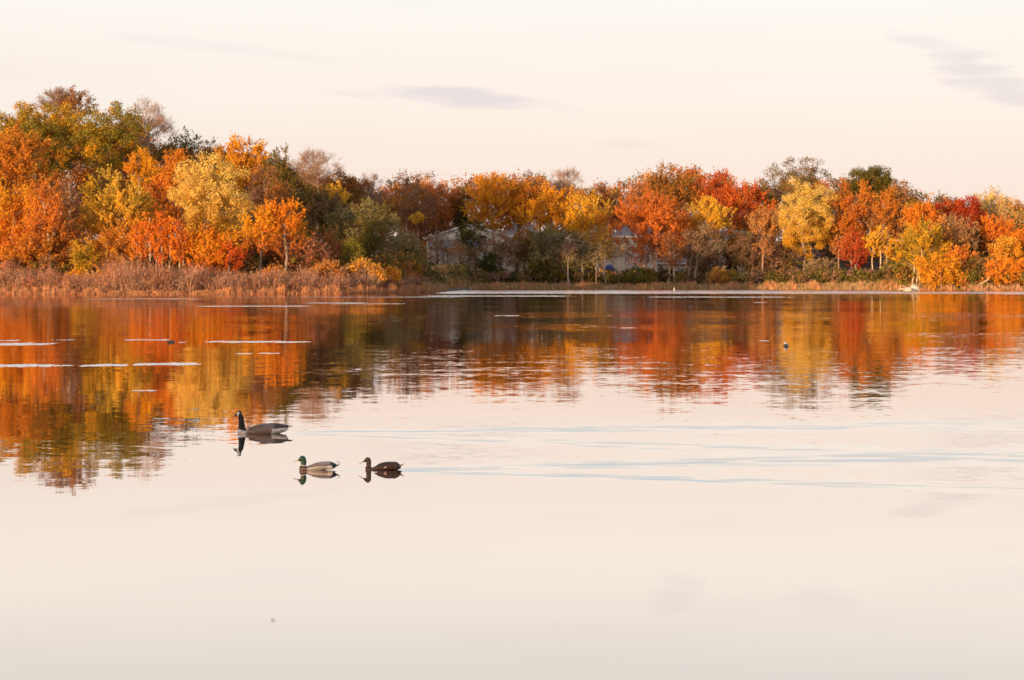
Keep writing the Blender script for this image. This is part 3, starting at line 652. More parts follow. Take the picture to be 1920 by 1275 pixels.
def blades(name, label, px0, px1, d0, d1, hmin, hmax, n, cols, wdt=.05, cat='reeds', lean=.18, clump=True, mat=M_REED, seed=1, hfun=None, offs=None):
    r = np.random.default_rng(seed)
    px = r.uniform(px0, px1, n); x = (px - 960) / F * 300
    for _ in range(4): x = (px - 960) / F * shore(x)
    d = r.uniform(d0, d1, n)
    y = shore(x) + d; x = (px - 960) / F * y
    tone = np.sin(x * 1.9 + 1) * .5 + np.sin(x * .61) * .5 + np.sin(x * 4.7 + d) * .4
    h = r.uniform(hmin, hmax, n) * (1 + .16 * tone)
    if hfun is not None: h *= hfun(px)
    tk_ = np.floor(x / .55 + np.sin(d * 1.3) * .8).astype(int) % 997; tr_ = np.random.default_rng(99).uniform(0, 1, 997)[tk_]; h *= .55 + .75 * tr_; tone = tone * .5 + (tr_ - .5) * 2.2
    z = ground(x, y) - .05
    b = np.stack([x, y, z], 1); tip = b + np.stack([r.normal(size=n) * lean, r.normal(size=n) * lean, np.ones(n)], 1) * h[:, None]
    mid = (b + tip) / 2 + r.normal(size=(n, 3)) * .05
    side = np.stack([np.ones(n), r.normal(size=n) * .5, np.zeros(n)], 1) * wdt * .5
    q1 = np.stack([b - side, b + side, mid + side, mid - side], 1); q2 = np.stack([mid - side, mid + side, tip + side * .2, tip - side * .2], 1)
    pal = np.array([PAL[c] for c in cols]); t_ = np.clip((tone + 1.2) / 2.4 + r.normal(size=n) * .25, 0, .999) * (len(pal) - 1)
    i0 = t_.astype(int); fr = (t_ - i0)[:, None]; col = pal[i0] * (1 - fr) + pal[np.minimum(i0 + 1, len(pal) - 1)] * fr
    col = np.clip(col * (1 + r.normal(size=(n, 1)) * .2), .01, .8)
    q = Q(); q.add(q1, col); q.add(q2, col); o = q.build(name, mat); tag(o, label, cat, kind='stuff'); return o
PAL['straw'] = (.46, .28, .16); PAL['reedorange'] = (.52, .22, .10); PAL['reedred'] = (.36, .13, .07); PAL['twig'] = (.31, .15, .085); PAL['twig2'] = (.42, .24, .15)
blades('reeds', 'orange and straw reeds along the water of the left shore', -200, 838, -.8, 4.5, .4, 1.05, 30000, ['reedred', 'reedorange', 'reedred', 'straw', 'brown', 'reedorange', 'reedorange'], wdt=.06, hfun=lambda p: np.interp(p, [-200, 30, 170, 215, 400, 440, 560, 640, 800, 838], [.8, .95, .85, .4, .45, .75, .8, 1.05, .95, .35]) * (1 + .22 * np.sin(p * .11) * np.sin(p * .047 + 1) + .12 * np.sin(p * .31)))
blades('grass', 'dry pinkish tan grass strip along the far shore', 800, 1700, -.4, 5, .35, .95, 17000, ['straw', 'tan', 'olive', 'straw', 'reedorange'], wdt=.09, cat='grass', seed=2)
blades('grass', 'straw grass on the narrow neck of land behind the shore tip', 790, 880, 0, 60, .5, 1.2, 9000, ['straw', 'tan', 'olive'], wdt=.09, cat='grass', seed=22)
blades('grass', 'straw grass on the sloping bank left of the boulders', 1575, 1730, 0, 26, .4, 1.0, 7000, ['straw', 'tan', 'olive'], wdt=.09, cat='grass', seed=12)
blades('grass', 'short olive grass at the foot of the right shore trees', 1640, 2150, -.2, 2.5, .3, .9, 3500, ['olive', 'reedorange', 'straw'], wdt=.08, cat='grass', seed=3)

# brush thicket of bare grey-mauve stems behind the reeds
def brush(name, label, px0, px1, d0, d1, h0, h1, nb, stems, cols, leafcols=None, ln=0, seed=5):
    r = np.random.default_rng(seed); q = Q()
    px = r.uniform(px0, px1, nb); x = (px - 960) / F * 255; y = shore(x) + r.uniform(d0, d1, nb); x = (px - 960) / F * y
    z = ground(x, y); hb = r.uniform(h0, h1, nb) * np.interp(px, [-200, 40, 120, 170, 225, 330, 420, 520, 640, 720, 790], [1, 1.05, .85, .65, 1.25, 1.05, .95, .9, .8, .6, .35]) * (1 + .2 * np.sin(px * .09) + .15 * np.sin(px * .23 + 2))
    ci = np.repeat(np.arange(nb), stems); n = len(ci)
    b = np.stack([x, y, z], 1)[ci] + r.normal(size=(n, 3)) * [.25, .25, 0]
    d = unit(np.stack([r.normal(size=n) * .45, r.normal(size=n) * .45, np.ones(n)], 1)); h = hb[ci] * r.uniform(.6, 1.05, n)
    mid = b + d * h[:, None] * .5; d2 = unit(d + r.normal(size=(n, 3)) * .3); tip = mid + d2 * h[:, None] * .5
    s = np.stack([np.ones(n), r.normal(size=n) * .4, np.zeros(n)], 1) * .03
    pal = np.array([PAL[c] for c in cols]); col = pal[r.integers(0, len(pal), nb)][ci] * (1 + r.normal(size=(n, 1)) * .22)
    q.add(np.stack([b - s, b + s, mid + s * .7, mid - s * .7], 1), col); q.add(np.stack([mid - s * .7, mid + s * .7, tip + s * .2, tip - s * .2], 1), col)
    k = 4; ti = np.repeat(np.arange(n), k); st = b[ti] + (tip - b)[ti] * r.uniform(.35, 1, (n * k, 1)); ax_ = unit(d[ti] + r.normal(size=(n * k, 3)) * .6)
    l_ = r.uniform(.25, .75, n * k)
    q.add(leaf_quads(st + ax_ * l_[:, None] * .5, ax_, l_, np.full(n * k, .035), r), col[ti] * 1.05)
    if ln:
        m_ = n * ln; ti = r.integers(0, n, m_); u = r.uniform(.3, 1.05, (m_, 1)) ** .5
        p = b[ti] + (tip - b)[ti] * u + r.normal(size=(m_, 3)) * .15
        lp = np.array([PAL[c] for c in leafcols]); sz = r.uniform(.10, .24, m_)
        q.add(leaf_quads(p, r.normal(size=(m_, 3)), sz * 1.3, sz * .8, r), lp[r.integers(0, len(lp), m_)] * (1 + r.normal(size=(m_, 1)) * .2))
    o = q.build(name, M_TWIG); tag(o, label, 'brush', kind='stuff'); return o
brush('brush', 'bare grey mauve brush thicket behind the reeds of the left shore', -200, 790, 3, 11, 1.5, 3.5, 950, 26, ['twig', 'twig2', 'reedred', 'twig'], ['mauve', 'rust', 'reedred'], 1)
PAL2 = None
def shrub(label, px, top, hw, D, leafcols, stemcol='twig', dens=1.0, seed=0):
    """waterside shrub: separate stems and a leafy crown"""
    r = np.random.default_rng(int(px * 13) + seed); X = wx(px, D); g = gz(X, D); b = thing('shrub', label, 'shrub', (X, D, g))
    z1 = wz(top, D) - g; W = hw / F * D; s = Q(); cq = Q(); n = int(60 * W / 2)
    for i in range(n):
        a = r.uniform(-1, 1); tx = a * W; hh = z1 * math.sqrt(max(.1, 1 - .7 * a * a)) * r.uniform(.8, 1)
        limb(s, (tx * .5, r.normal() * .3, 0), (tx, r.normal() * W * .25, hh), .05, .015, np.array(PAL[stemcol]) * r.uniform(.8, 1.4), r, n=4, sides=3)
        m_ = int(45 * dens); p = np.array([tx, 0, hh]) + r.normal(size=(m_, 3)) * [.3, .5, .3] - [0, 0, .12]
        sz = r.uniform(.12, .28, m_); lp = np.array([PAL[c] for c in leafcols])
        cq.add(leaf_quads(p, r.normal(size=(m_, 3)) + [0, 0, .8], sz * 1.3, sz * .8, r), lp[r.integers(0, len(lp), m_)] * (1 + r.normal(size=(m_, 1)) * .18))
    s.build('stems', M_BARK, b); cq.build('crown', M_LEAF, b)
shrub('golden topped shrub behind the reeds left of the shore tip', 615, 492, 27, 262, ['orange', 'rust', 'tan'])
shrub('long peach gold shrub behind the reeds near the shore tip', 680, 490, 38, 264, ['orange', 'tan', 'gold'], 'twig2')
shrub('low orange shrub ending the golden row at the shore tip', 728, 503, 20, 268, ['orange', 'gold', 'rust'])
shrub('small gold leaved shrub by the reeds at the left', 145, 508, 22, 258, ['gold', 'orange'], dens=.7)
shrub('gold leaved shrub right of the small one, before dark gaps', 182, 514, 18, 257, ['gold', 'orange', 'tan'], dens=.7)
shrub('orange shrub in the grey brush under the flame orange maple', 512, 503, 24, 262, ['orange', 'rust'], dens=.5)
shrub('red brown bare looking shrub at the left picture edge', 14, 492, 22, 257, ['brick', 'mauve'], dens=.5)

# ------------------------------------------------------------------ houses
M_SIDING = plain_mat('cream_siding', (.74, .67, .56), stripes='Z', noise=.06)
M_WHITE = plain_mat('white_trim', (.78, .75, .70), noise=.04)
M_GREYWALL = plain_mat('grey_siding', (.62, .60, .56), stripes='Z', noise=.06)
M_ROOF = plain_mat('grey_shingle', (.20, .19, .20), noise=.25, scale=7)
M_ROOF2 = plain_mat('brown_shingle', (.26, .20, .17), noise=.25, scale=7)
M_GLASS = plain_mat('window_glass', (.03, .035, .045), rough=.08, noise=0)
M_TARP = plain_mat('blue_tarp', (.05, .10, .32), rough=.5, noise=.2)
M_STONE = plain_mat('stone', (.42, .36, .28), noise=.3, scale=2)
M_WOOD = plain_mat('driftwood', (.45, .34, .23), noise=.3, scale=3)

def box(name, x0, x1, y0, y1, z0, z1, mat, parent, off=(0, 0, 0)):
    v = [(x, y, z) for z in (z0, z1) for (x, y) in ((x0, y0), (x1, y0), (x1, y1), (x0, y1))]
    v = [(a - off[0], b - off[1], c - off[2]) for a, b, c in v]
    f = [(0, 3, 2, 1), (4, 5, 6, 7), (0, 1, 5, 4), (1, 2, 6, 5), (2, 3, 7, 6), (3, 0, 4, 7)]
    return obj(name, v, f, mat, parent)
class House:
    def __init__(s, name, label, px0, px1, D, group='houses behind the far shore trees'):
        s.D = D; s.x0 = wx(px0, D); s.x1 = wx(px1, D); cx = (s.x0 + s.x1) / 2; s.g = gz(cx, D) - .3
        s.o = (cx, D, s.g); s.root = thing(name, label, 'house', s.o, group)
    def bx(s, name, px0, px1, py0, py1, dd0, dd1, mat, parent=None):
        """py0 top row, py1 bottom row (None: ground), dd depth behind house front"""
        D = s.D + dd0; zb = s.g - .5 if py1 is None else wz(py1, D)
        return box(name, wx(px0, D), wx(px1, D), D, s.D + dd1, zb, wz(py0, D), mat, parent or s.root, s.o)
    def window(s, px0, px1, py0, py1, dd, wall=None):
        D = s.D + dd; x0, x1, z0, z1 = wx(px0, D), wx(px1, D), wz(py1, D), wz(py0, D); y = D - .05; t_ = .12
        vs = []; fs = []
        def b_(a0, a1, c0, c1, yy=y, th=.08):
            k = len(vs); vs.extend([(x - s.o[0], q - s.o[1], z - s.o[2]) for z in (c0, c1) for (x, q) in ((a0, yy), (a1, yy), (a1, yy + th), (a0, yy + th))])
            fs.extend([tuple(k + i for i in f) for f in [(0, 3, 2, 1), (4, 5, 6, 7), (0, 1, 5, 4), (1, 2, 6, 5), (2, 3, 7, 6), (3, 0, 4, 7)]])
        b_(x0 - t_, x0, z0 - t_, z1 + t_); b_(x1, x1 + t_, z0 - t_, z1 + t_); b_(x0, x1, z1, z1 + t_); b_(x0, x1, z0 - t_, z0)
        b_(x0, x1, (z0 + z1) / 2 - .03, (z0 + z1) / 2 + .03)
        w = obj('window', vs, fs, M_WHITE, s.root)
        obj('pane', [(x0 - s.o[0], y + .06 - s.o[1], z0 - s.o[2]), (x1 - s.o[0], y + .06 - s.o[1], z0 - s.o[2]), (x1 - s.o[0], y + .06 - s.o[1], z1 - s.o[2]), (x0 - s.o[0], y + .06 - s.o[1], z1 - s.o[2])], [(0, 1, 2, 3)], M_GLASS, w)
    def gable(s, px0, px1, pxm, pye, pyp, dd0, dd1, wallmat, roofmat, over=.35, th=.22):
        """gable end facing the lake; eave row, peak row"""
        Df = s.D + dd0; Db = s.D + dd1
        x0, x1, xm = wx(px0, Df), wx(px1, Df), wx(pxm, Df); ze, zp = wz(pye, Df), wz(pyp, Df)
        o = s.o
        L_ = lambda x, y, z: (x - o[0], y - o[1], z - o[2])
        obj('wall', [L_(x0 + .02, Df, ze), L_(x1 - .02, Df, ze), L_(xm, Df, zp - .05), L_(x0 + .02, Db, ze), L_(x1 - .02, Db, ze), L_(xm, Db, zp - .05)], [(0, 1, 2), (3, 5, 4), (0, 3, 4, 1)], wallmat, s.root)
        v = []; f = []
        for (xa, za, xb, zb) in ((x0 - over, ze - over * (zp - ze) / (xm - x0), xm, zp), (xm, zp, x1 + over, ze - over * (zp - ze) / (x1 - xm))):
            k = len(v)
            for y in (Df - over, Db + over):
                v += [L_(xa, y, za), L_(xb, y, zb), L_(xb, y, zb + th), L_(xa, y, za + th)]
            f += [tuple(k + i for i in q_) for q_ in [(0, 1, 2, 3), (7, 6, 5, 4), (3, 2, 6, 7), (0, 4, 5, 1), (0, 3, 7, 4), (1, 5, 6, 2)]]
        rf = obj('roof', v, f, roofmat, s.root)
        # white rake boards along the front edge
        v = []; f = []
        for (xa, za, xb, zb) in ((x0 - over, ze - over * (zp - ze) / (xm - x0), xm, zp), (xm, zp, x1 + over, ze - over * (zp - ze) / (x1 - xm))):
            k = len(v)
            for y in (Df - over - .08, Df - over - .01):
                v += [L_(xa, y, za - .12), L_(xb, y, zb - .12), L_(xb, y, zb + th - .02), L_(xa, y, za + th - .02)]
            f += [tuple(k + i for i in q_) for q_ in [(0, 1, 2, 3), (7, 6, 5, 4), (3, 2, 6, 7), (0, 4, 5, 1), (0, 3, 7, 4), (1, 5, 6, 2)]]
        obj('rake_board', v, f, M_WHITE, rf)
    def slope(s, px0, px1, pyt, pyb, dd0, dd1, mat, hip=0.0, hipb=None, eave=True, th=.12):
        """roof plane falling toward the lake from dd1 (top) to dd0 (eave), with a back slope"""
        D0 = s.D + dd0; D1 = s.D + dd1; zb = wz(pyb, D0); zt = wz(pyt, D1); x0, x1 = wx(px0, D0), wx(px1, D0); o = s.o
        L_ = lambda x, y, z: (x - o[0], y - o[1], z - o[2]); Db = D1 + (D1 - D0)
        v = [L_(x0, D0, zb), L_(x1, D0, zb), L_(x1 - hip, D1, zt), L_(x0 + hip, D1, zt), L_(x0, Db, zb), L_(x1, Db, zb)]
        f = [(0, 1, 2, 3), (3, 2, 5, 4), (0, 3, 4), (1, 5, 2), (0, 4, 5, 1)]
        rf = obj('roof', v, f, mat, s.root)
        if eave: obj('gutter', [L_(*p) for p in [(x0, D0 - .12, zb - .2), (x1, D0 - .12, zb - .2), (x1, D0 - .12, zb + .05), (x0, D0 - .12, zb + .05), (x0, D0 - .01, zb - .2), (x1, D0 - .01, zb - .2), (x1, D0 - .01, zb + .05), (x0, D0 - .01, zb + .05)]], [(0, 1, 2, 3), (7, 6, 5, 4), (3, 2, 6, 7), (0, 4, 5, 1), (0, 3, 7, 4), (1, 5, 6, 2)], M_WHITE, rf)
h = House('house', 'grey gabled house with white trim behind the dark green tree', 797, 935, 404)
h.bx('wall', 806, 903, 463, None, 0, 5.9, M_GREYWALL)
h.bx('wall', 800, 965, 447.5, None, 6, 15, M_SIDING)
h.gable(800, 965, 878, 447, 420, 6, 15, M_SIDING, M_ROOF)
h.slope(802, 906, 449, 462.5, -.4, 5.6, M_ROOF)
h.window(834, 843, 471, 483, 0); h.window(868, 876, 469, 480, 0)
h.bx('corner_board', 901.6, 904.6, 463.3, None, -.06, .1, M_WHITE); h.bx('porch_rail', 803, 842, 492.5, 495, -1.4, -1.2, M_WHITE); h.bx('deck', 803, 842, 495.2, 499, -1.5, -.1, M_GREYWALL)
h = House('house', 'cream house with a low brown porch roof between the orange maples', 940, 1012, 408)
h.bx('wall', 940, 1010, 441, None, 3, 12, M_SIDING); h.slope(936, 1014, 422, 441, 2.5, 7.5, M_ROOF, hip=1.5)
h.slope(940, 1012, 456, 468, -.2, 2.9, M_ROOF2); h.bx('wall', 975, 1008, 469, None, .4, 2.9, M_GREYWALL)
for p_ in (944, 962, 988): h.bx('porch_post', p_, p_ + 1.6, 469, None, -.1, .08, M_WHITE)
h.window(955, 962, 444, 452, 3)
h = House('house', 'tall cream house with grey hip roof behind the twin trunks', 1150, 1232, 398)
h.bx('wall', 1153, 1232, 444, None, 0, 9, M_SIDING); h.slope(1148, 1238, 424, 443, -.5, 4.5, M_ROOF, hip=2.2)
h.window(1182, 1187.5, 447, 457, 0); h.window(1215, 1221, 447, 457, 0); h.window(1168, 1174, 476, 488, 0)
h.bx('wall', 1122, 1152.7, 472, None, 1, 8, M_WHITE); h.slope(1119, 1152, 462, 471, .6, 4.5, M_ROOF)
h.bx('wall', 1232.3, 1292, 494, None, 1, 7, M_GREYWALL); h.slope(1232, 1296, 484, 493, .6, 4, M_ROOF)
t_ = House('tarp', 'blue tarp beside the white wing of the cream house', 1134, 1152, 391, group=None); t_.root['category'] = 'tarp'
rr = np.random.default_rng(4); nx_, ny_ = 14, 8
vv = [(-1.1 + 2.2 * i / (nx_ - 1) + rr.normal() * .03, -1 + 2 * j / (ny_ - 1) + rr.normal() * .03, (wz(496.5, 391) - t_.g) * math.sqrt(max(0, 1 - (2 * i / (nx_ - 1) - 1) ** 4)) * math.sqrt(max(0, 1 - (2 * j / (ny_ - 1) - 1) ** 4)) + rr.normal() * .05) for j in range(ny_) for i in range(nx_)]
obj('cover', vv, [(j * nx_ + i, j * nx_ + i + 1, (j + 1) * nx_ + i + 1, (j + 1) * nx_ + i) for j in range(ny_ - 1) for i in range(nx_ - 1)], M_TARP, t_.root)
h = House('house', 'grey roofed house with a small gabled porch on posts', 1330, 1405, 400)
h.bx('wall', 1335, 1395, 452, None, 3, 11, M_SIDING); h.slope(1328, 1402, 432, 451.5, 2.5, 7.5, M_ROOF)
h.gable(1346, 1372, 1360, 474, 463, 0, 3, M_GREYWALL, M_ROOF, over=.2)
for p_ in (1348, 1354.5, 1361, 1368): h.bx('porch_post', p_, p_ + 1.5, 474.3, 498, -.05, .1, M_WHITE)
h.bx('deck', 1345, 1374, 492, 494.5, -.3, 2.9, M_WHITE); h.window(1350, 1355, 457, 462.5, 3)

# ------------------------------------------------------------------ birds
def attr_mat(name, rough=.6, spec=.3, feather=60):
    m, nt, N, L = mat_nodes(name)
    out = N.new('ShaderNodeOutputMaterial'); b = N.new('ShaderNodeBsdfPrincipled'); b.inputs['Roughness'].default_value = rough
    b.inputs['Specular IOR Level'].default_value = spec
    at = N.new('ShaderNodeAttribute'); at.attribute_name = 'tint'
    tc = N.new('ShaderNodeTexCoord'); mp = N.new('ShaderNodeMapping'); mp.inputs['Scale'].default_value = (1, 1.6, 1.6)
    vo = N.new('ShaderNodeTexVoronoi'); vo.inputs['Scale'].default_value = feather; L.new(tc.outputs['Object'], mp.inputs[0]); L.new(mp.outputs[0], vo.inputs['Vector'])
    mr = N.new('ShaderNodeMapRange'); mr.inputs[1].default_value = 0; mr.inputs[2].default_value = .6; mr.inputs[3].default_value = 1.55; mr.inputs[4].default_value = .6
    L.new(vo.outputs['Distance'], mr.inputs[0])
    mul = N.new('ShaderNodeVectorMath'); mul.operation = 'SCALE'; L.new(at.outputs['Color'], mul.inputs[0]); L.new(mr.outputs[0], mul.inputs['Scale'])
    L.new(mul.outputs[0], b.inputs['Base Color'])
    bu = N.new('ShaderNodeBump'); bu.inputs['Distance'].default_value = .002; bu.inputs['Strength'].default_value = .6; L.new(vo.outputs['Distance'], bu.inputs['Height']); L.new(bu.outputs[0], b.inputs['Normal'])
    L.new(b.outputs[0], out.inputs[0]); return m
M_FEATHER = attr_mat('feathers', feather=45); M_FEATHER_S = attr_mat('smooth_feathers', rough=.35, spec=.5, feather=300)
M_BILL_D = plain_mat('black_bill', (.02, .018, .018), rough=.35, noise=.1); M_BILL_Y = plain_mat('orange_bill', (.55, .28, .06), rough=.35, noise=.1, scale=60)
M_BILL_B = plain_mat('brown_bill', (.30, .14, .06), rough=.4, noise=.2, scale=60); M_EYE = plain_mat('eye', (.008, .006, .005), rough=.08, noise=0)

def loft(stations, n=20, pw=2.0):
    """closed loft through rings: (x, z centre, half width y, half height up, half height down, tilt)"""
    v = []; f = []
    for (x, zc, w, hu, hd, tl) in stations:
        for i in range(n):
            a = 2 * math.pi * i / n; cy, sz = math.cos(a), math.sin(a)
            yy = w * math.copysign(abs(cy) ** (2 / pw), cy); q_ = (hu if sz > 0 else hd) * math.copysign(abs(sz) ** (2 / pw), sz)
            v.append((x + q_ * math.sin(tl), yy, zc + q_ * math.cos(tl)))
    m_ = len(stations)
    for j in range(m_ - 1):
        for i in range(n): f.append((j * n + i, j * n + (i + 1) % n, (j + 1) * n + (i + 1) % n, (j + 1) * n + i))
    f.append(tuple(range(n))[::-1]); f.append(tuple((m_ - 1) * n + i for i in range(n)))
    return v, f
def dense(st, k=4):
    st = np.array(st, float); t0 = np.arange(len(st)); t1 = np.linspace(0, len(st) - 1, (len(st) - 1) * k + 1)
    # Catmull-Rom for smooth outlines
    out = []
    for t in t1:
        i = min(int(t), len(st) - 2); u = t - i; p0 = st[max(i - 1, 0)]; p1 = st[i]; p2 = st[i + 1]; p3 = st[min(i + 2, len(st) - 1)]
        out.append(.5 * ((2 * p1) + (-p0 + p2) * u + (2 * p0 - 5 * p1 + 4 * p2 - p3) * u * u + (-p0 + 3 * p1 - 3 * p2 + p3) * u ** 3))
    return [tuple(o) for o in out]
def fuse(name, lofts, voxel, colour, mat, parent, smooth_it=6):
    v = []; f = []
    for lv, lf in lofts:
        k = len(v); v += lv; f += [tuple(i + k for i in q_) for q_ in lf]
    me = bpy.data.meshes.new(name + '_raw'); me.from_pydata(v, [], f); me.update()
    o = bpy.data.objects.new(name, me); C.objects.link(o)
    rm = o.modifiers.new('r', 'REMESH'); rm.mode = 'VOXEL'; rm.voxel_size = voxel; rm.use_smooth_shade = True
    sm = o.modifiers.new('s', 'SMOOTH'); sm.factor = .5; sm.iterations = smooth_it
    dg = bpy.context.evaluated_depsgraph_get(); dg.update()
    me2 = bpy.data.meshes.new_from_object(o.evaluated_get(dg)); me2.name = name
    o.modifiers.clear(); o.data = me2; bpy.data.meshes.remove(me)
    me2.polygons.foreach_set('use_smooth', [True] * len(me2.polygons))
    co = np.empty(len(me2.vertices) * 3, np.float32); me2.vertices.foreach_get('co', co); co = co.reshape(-1, 3)
    cc = np.ones((len(co), 4), np.float32); cc[:, :3] = colour(co)
    at = me2.attributes.new('tint', 'FLOAT_COLOR', 'POINT'); at.data.foreach_set('color', cc.reshape(-1))
    me2.materials.clear(); me2.materials.append(mat); o.parent = parent; return o
def eye(parent, x, y, z, rad):
    v = []; f = []; n = 8
    for j in range(1, 5):
        th = math.pi * j / 5
        for i in range(n): v.append((x + rad * math.sin(th) * math.cos(2 * math.pi * i / n), y + rad * math.cos(th) * .6, z + rad * math.sin(th) * math.sin(2 * math.pi * i / n)))
    for j in range(3):
        for i in range(n): f.append((j * n + i, j * n + (i + 1) % n, (j + 1) * n + (i + 1) % n, (j + 1) * n + i))
    f.append(tuple(range(n))[::-1]); f.append(tuple(range(3 * n, 4 * n))); return obj('eye', v, f, M_EYE, parent, smooth=True)
def barred(q, v, c, k):
    p = np.array(v); m_ = 1 + .40 * np.sin(p[:, 0] * k + 2.5 * np.sin(p[:, 2] * k * .9) + p[:, 2] * 60)
    cc = np.ones((len(p), 4), np.float32); cc[:, :3] = np.array(c)[None] * m_[:, None]
    at = q.data.attributes.new('tint', 'FLOAT_COLOR', 'POINT'); at.data.foreach_set('color', cc.reshape(-1))
def sstep(a, b, x): t_ = np.clip((x - a) / (b - a), 0, 1); return t_ * t_ * (3 - 2 * t_)
def mixc(c, k, new): return c * (1 - k[:, None]) + np.array(new) * k[:, None]

# local frames: measured from the photo, x forward = -x, waterline z = 0
def goose():
    k = 1815.; X = lambda a: (a - 880) / k; Z = lambda b: (745 - b) / k
    D = wd(812.6); root = thing('canada_goose', 'goose with long black neck and white cheek swimming ahead of two ducks', 'goose', (wx(492, D), D, 0))
    body = dense([(X(225), Z(690), .02, .02, .03, 0), (X(245), Z(690), .06, .035, .05, 0), (X(320), Z(690), .095, .040, .08, 0), (X(430), Z(690), .125, .035, .1, 0), (X(600), Z(680), .150, .062, .1, 0), (X(800), Z(660), .160, .088, .1, 0),
                  (X(1000), Z(650), .155, .096, .09, 0), (X(1200), Z(640), .135, .082, .08, 0), (X(1380), Z(620), .10, .060, .06, 0), (X(1500), Z(600), .065, .042, .05, 0), (X(1560), Z(575), .045, .018, .015, 0)])
    neck = dense([(X(345), Z(720), .066, .078, .072, -1.45), (X(338), Z(640), .052, .060, .058, -1.45), (X(335), Z(560), .043, .050, .049, -1.5), (X(325), Z(460), .037, .043, .043, -1.5), (X(315), Z(360), .034, .040, .040, -1.5), (X(300), Z(280), .034, .041, .040, -1.4), (X(275), Z(215), .034, .038, .038, -1.1), (X(235), Z(190), .028, .026, .030, -.5)])
    head = dense([(X(330), Z(235), .010, .010, .012, 0), (X(300), Z(215), .030, .036, .032, 0), (X(250), Z(205), .036, .040, .042, .1), (X(200), Z(225), .033, .036, .042, .3), (X(160), Z(255), .024, .026, .028, .4), (X(135), Z(275), .012, .013, .012, .4)])
    def colr(p):
        n = len(p); c = np.tile(np.array([.20, .135, .105]), (n, 1)); r = np.random.default_rng(1)
        c = c * (1 + .42 * np.sin(p[:, 0] * 170 + 6 * np.sin(p[:, 2] * 60))[:, None] * (p[:, 0] > X(520))[:, None])
        c = mixc(c, sstep(X(1180), X(1260), p[:, 0]), (.07, .045, .035))
        w = sstep(X(1140), X(1180), p[:, 0] + (p[:, 2] - Z(650)) * -.3) * (1 - sstep(Z(625), Z(600), p[:, 2] - (p[:, 0] - X(1180)) * .08))
        c = mixc(c, w, (.66, .60, .55))
        c = mixc(c, 1 - sstep(X(400), X(520), p[:, 0] - (p[:, 2]) * .3), (.66, .56, .48))
        nk = (sstep(Z(655), Z(630), p[:, 2] + (p[:, 0] - X(340)) * .20)) * (p[:, 0] < X(470))
        c = mixc(c, nk.astype(float), (.010, .008, .008))
        # white chinstrap running up behind the eye
        ax0, az0, bx0, bz0 = X(212), Z(300), X(252), Z(195)
        t_ = np.clip(((p[:, 0] - ax0) * (bx0 - ax0) + (p[:, 2] - az0) * (bz0 - az0)) / ((bx0 - ax0) ** 2 + (bz0 - az0) ** 2), 0, 1)
        d = np.hypot(p[:, 0] - ax0 - t_ * (bx0 - ax0), p[:, 2] - az0 - t_ * (bz0 - az0))
        c = mixc(c, 1 - sstep(.011, .016, d), (.85, .80, .74)); return np.clip(c, .005, .9)
    fuse('body', [loft(body, 24), loft(neck, 16), loft(head, 16)], .0055, colr, M_FEATHER, root, 5)
    v, f = loft(dense([(X(165), Z(262), .017, .018, .014, .4), (X(130), Z(285), .013, .012, .009, .4), (X(100), Z(303), .010, .007, .006, .4), (X(80), Z(314), .004, .003, .003, .4)]), 12); obj('bill', v, f, M_BILL_D, root, smooth=True)
    for s in (-1, 1):
        eye(root, X(195), s * .0325, Z(215), .0055)
        # folded wing: layered long plates along the flank
        for lv, (xa, xb, zt, zb, w, c_) in enumerate([(560, 1290, 505, 650, .158, (.15, .10, .08)), (900, 1560, 500, 600, .13, (.075, .048, .038))]):
            st = dense([(X(xa), Z((zt + zb) / 2 + 20), .004, .008, .012, 0), (X(xa + (xb - xa) * .25), Z((zt + zb) / 2), .014, .030, .032, 0), (X(xa + (xb - xa) * .6), Z((zt + zb) / 2 - 5), .013, .032, .030, 0), (X(xb), Z(zt + 45), .004, .010, .008, 0)], 22)
            v, f = loft(st, 12)
            v = [(a, s * (w * (1 - .45 * max(0, (a - X(900)) / (X(1500) - X(900)))) - .018 + b * .9 - max(0, c0 - Z(600)) * .75), c0) for a, b, c0 in v]
            q = obj('wing' if lv == 0 else 'primaries', v, f, None, root, smooth=True)
            q.data.materials.clear(); q.data.materials.append(M_FEATHER)
            barred(q, v, c_, 150)
    v, f = loft(dense([(X(1430), Z(545), .075, .016, .02, 0), (X(1540), Z(550), .055, .010, .012, 0), (X(1620), Z(548), .042, .007, .008, 0), (X(1684), Z(552), .026, .004, .004, 0)]), 14)
    q = obj('tail', v, f, M_BILL_D, root, smooth=True)
    return root
goose()

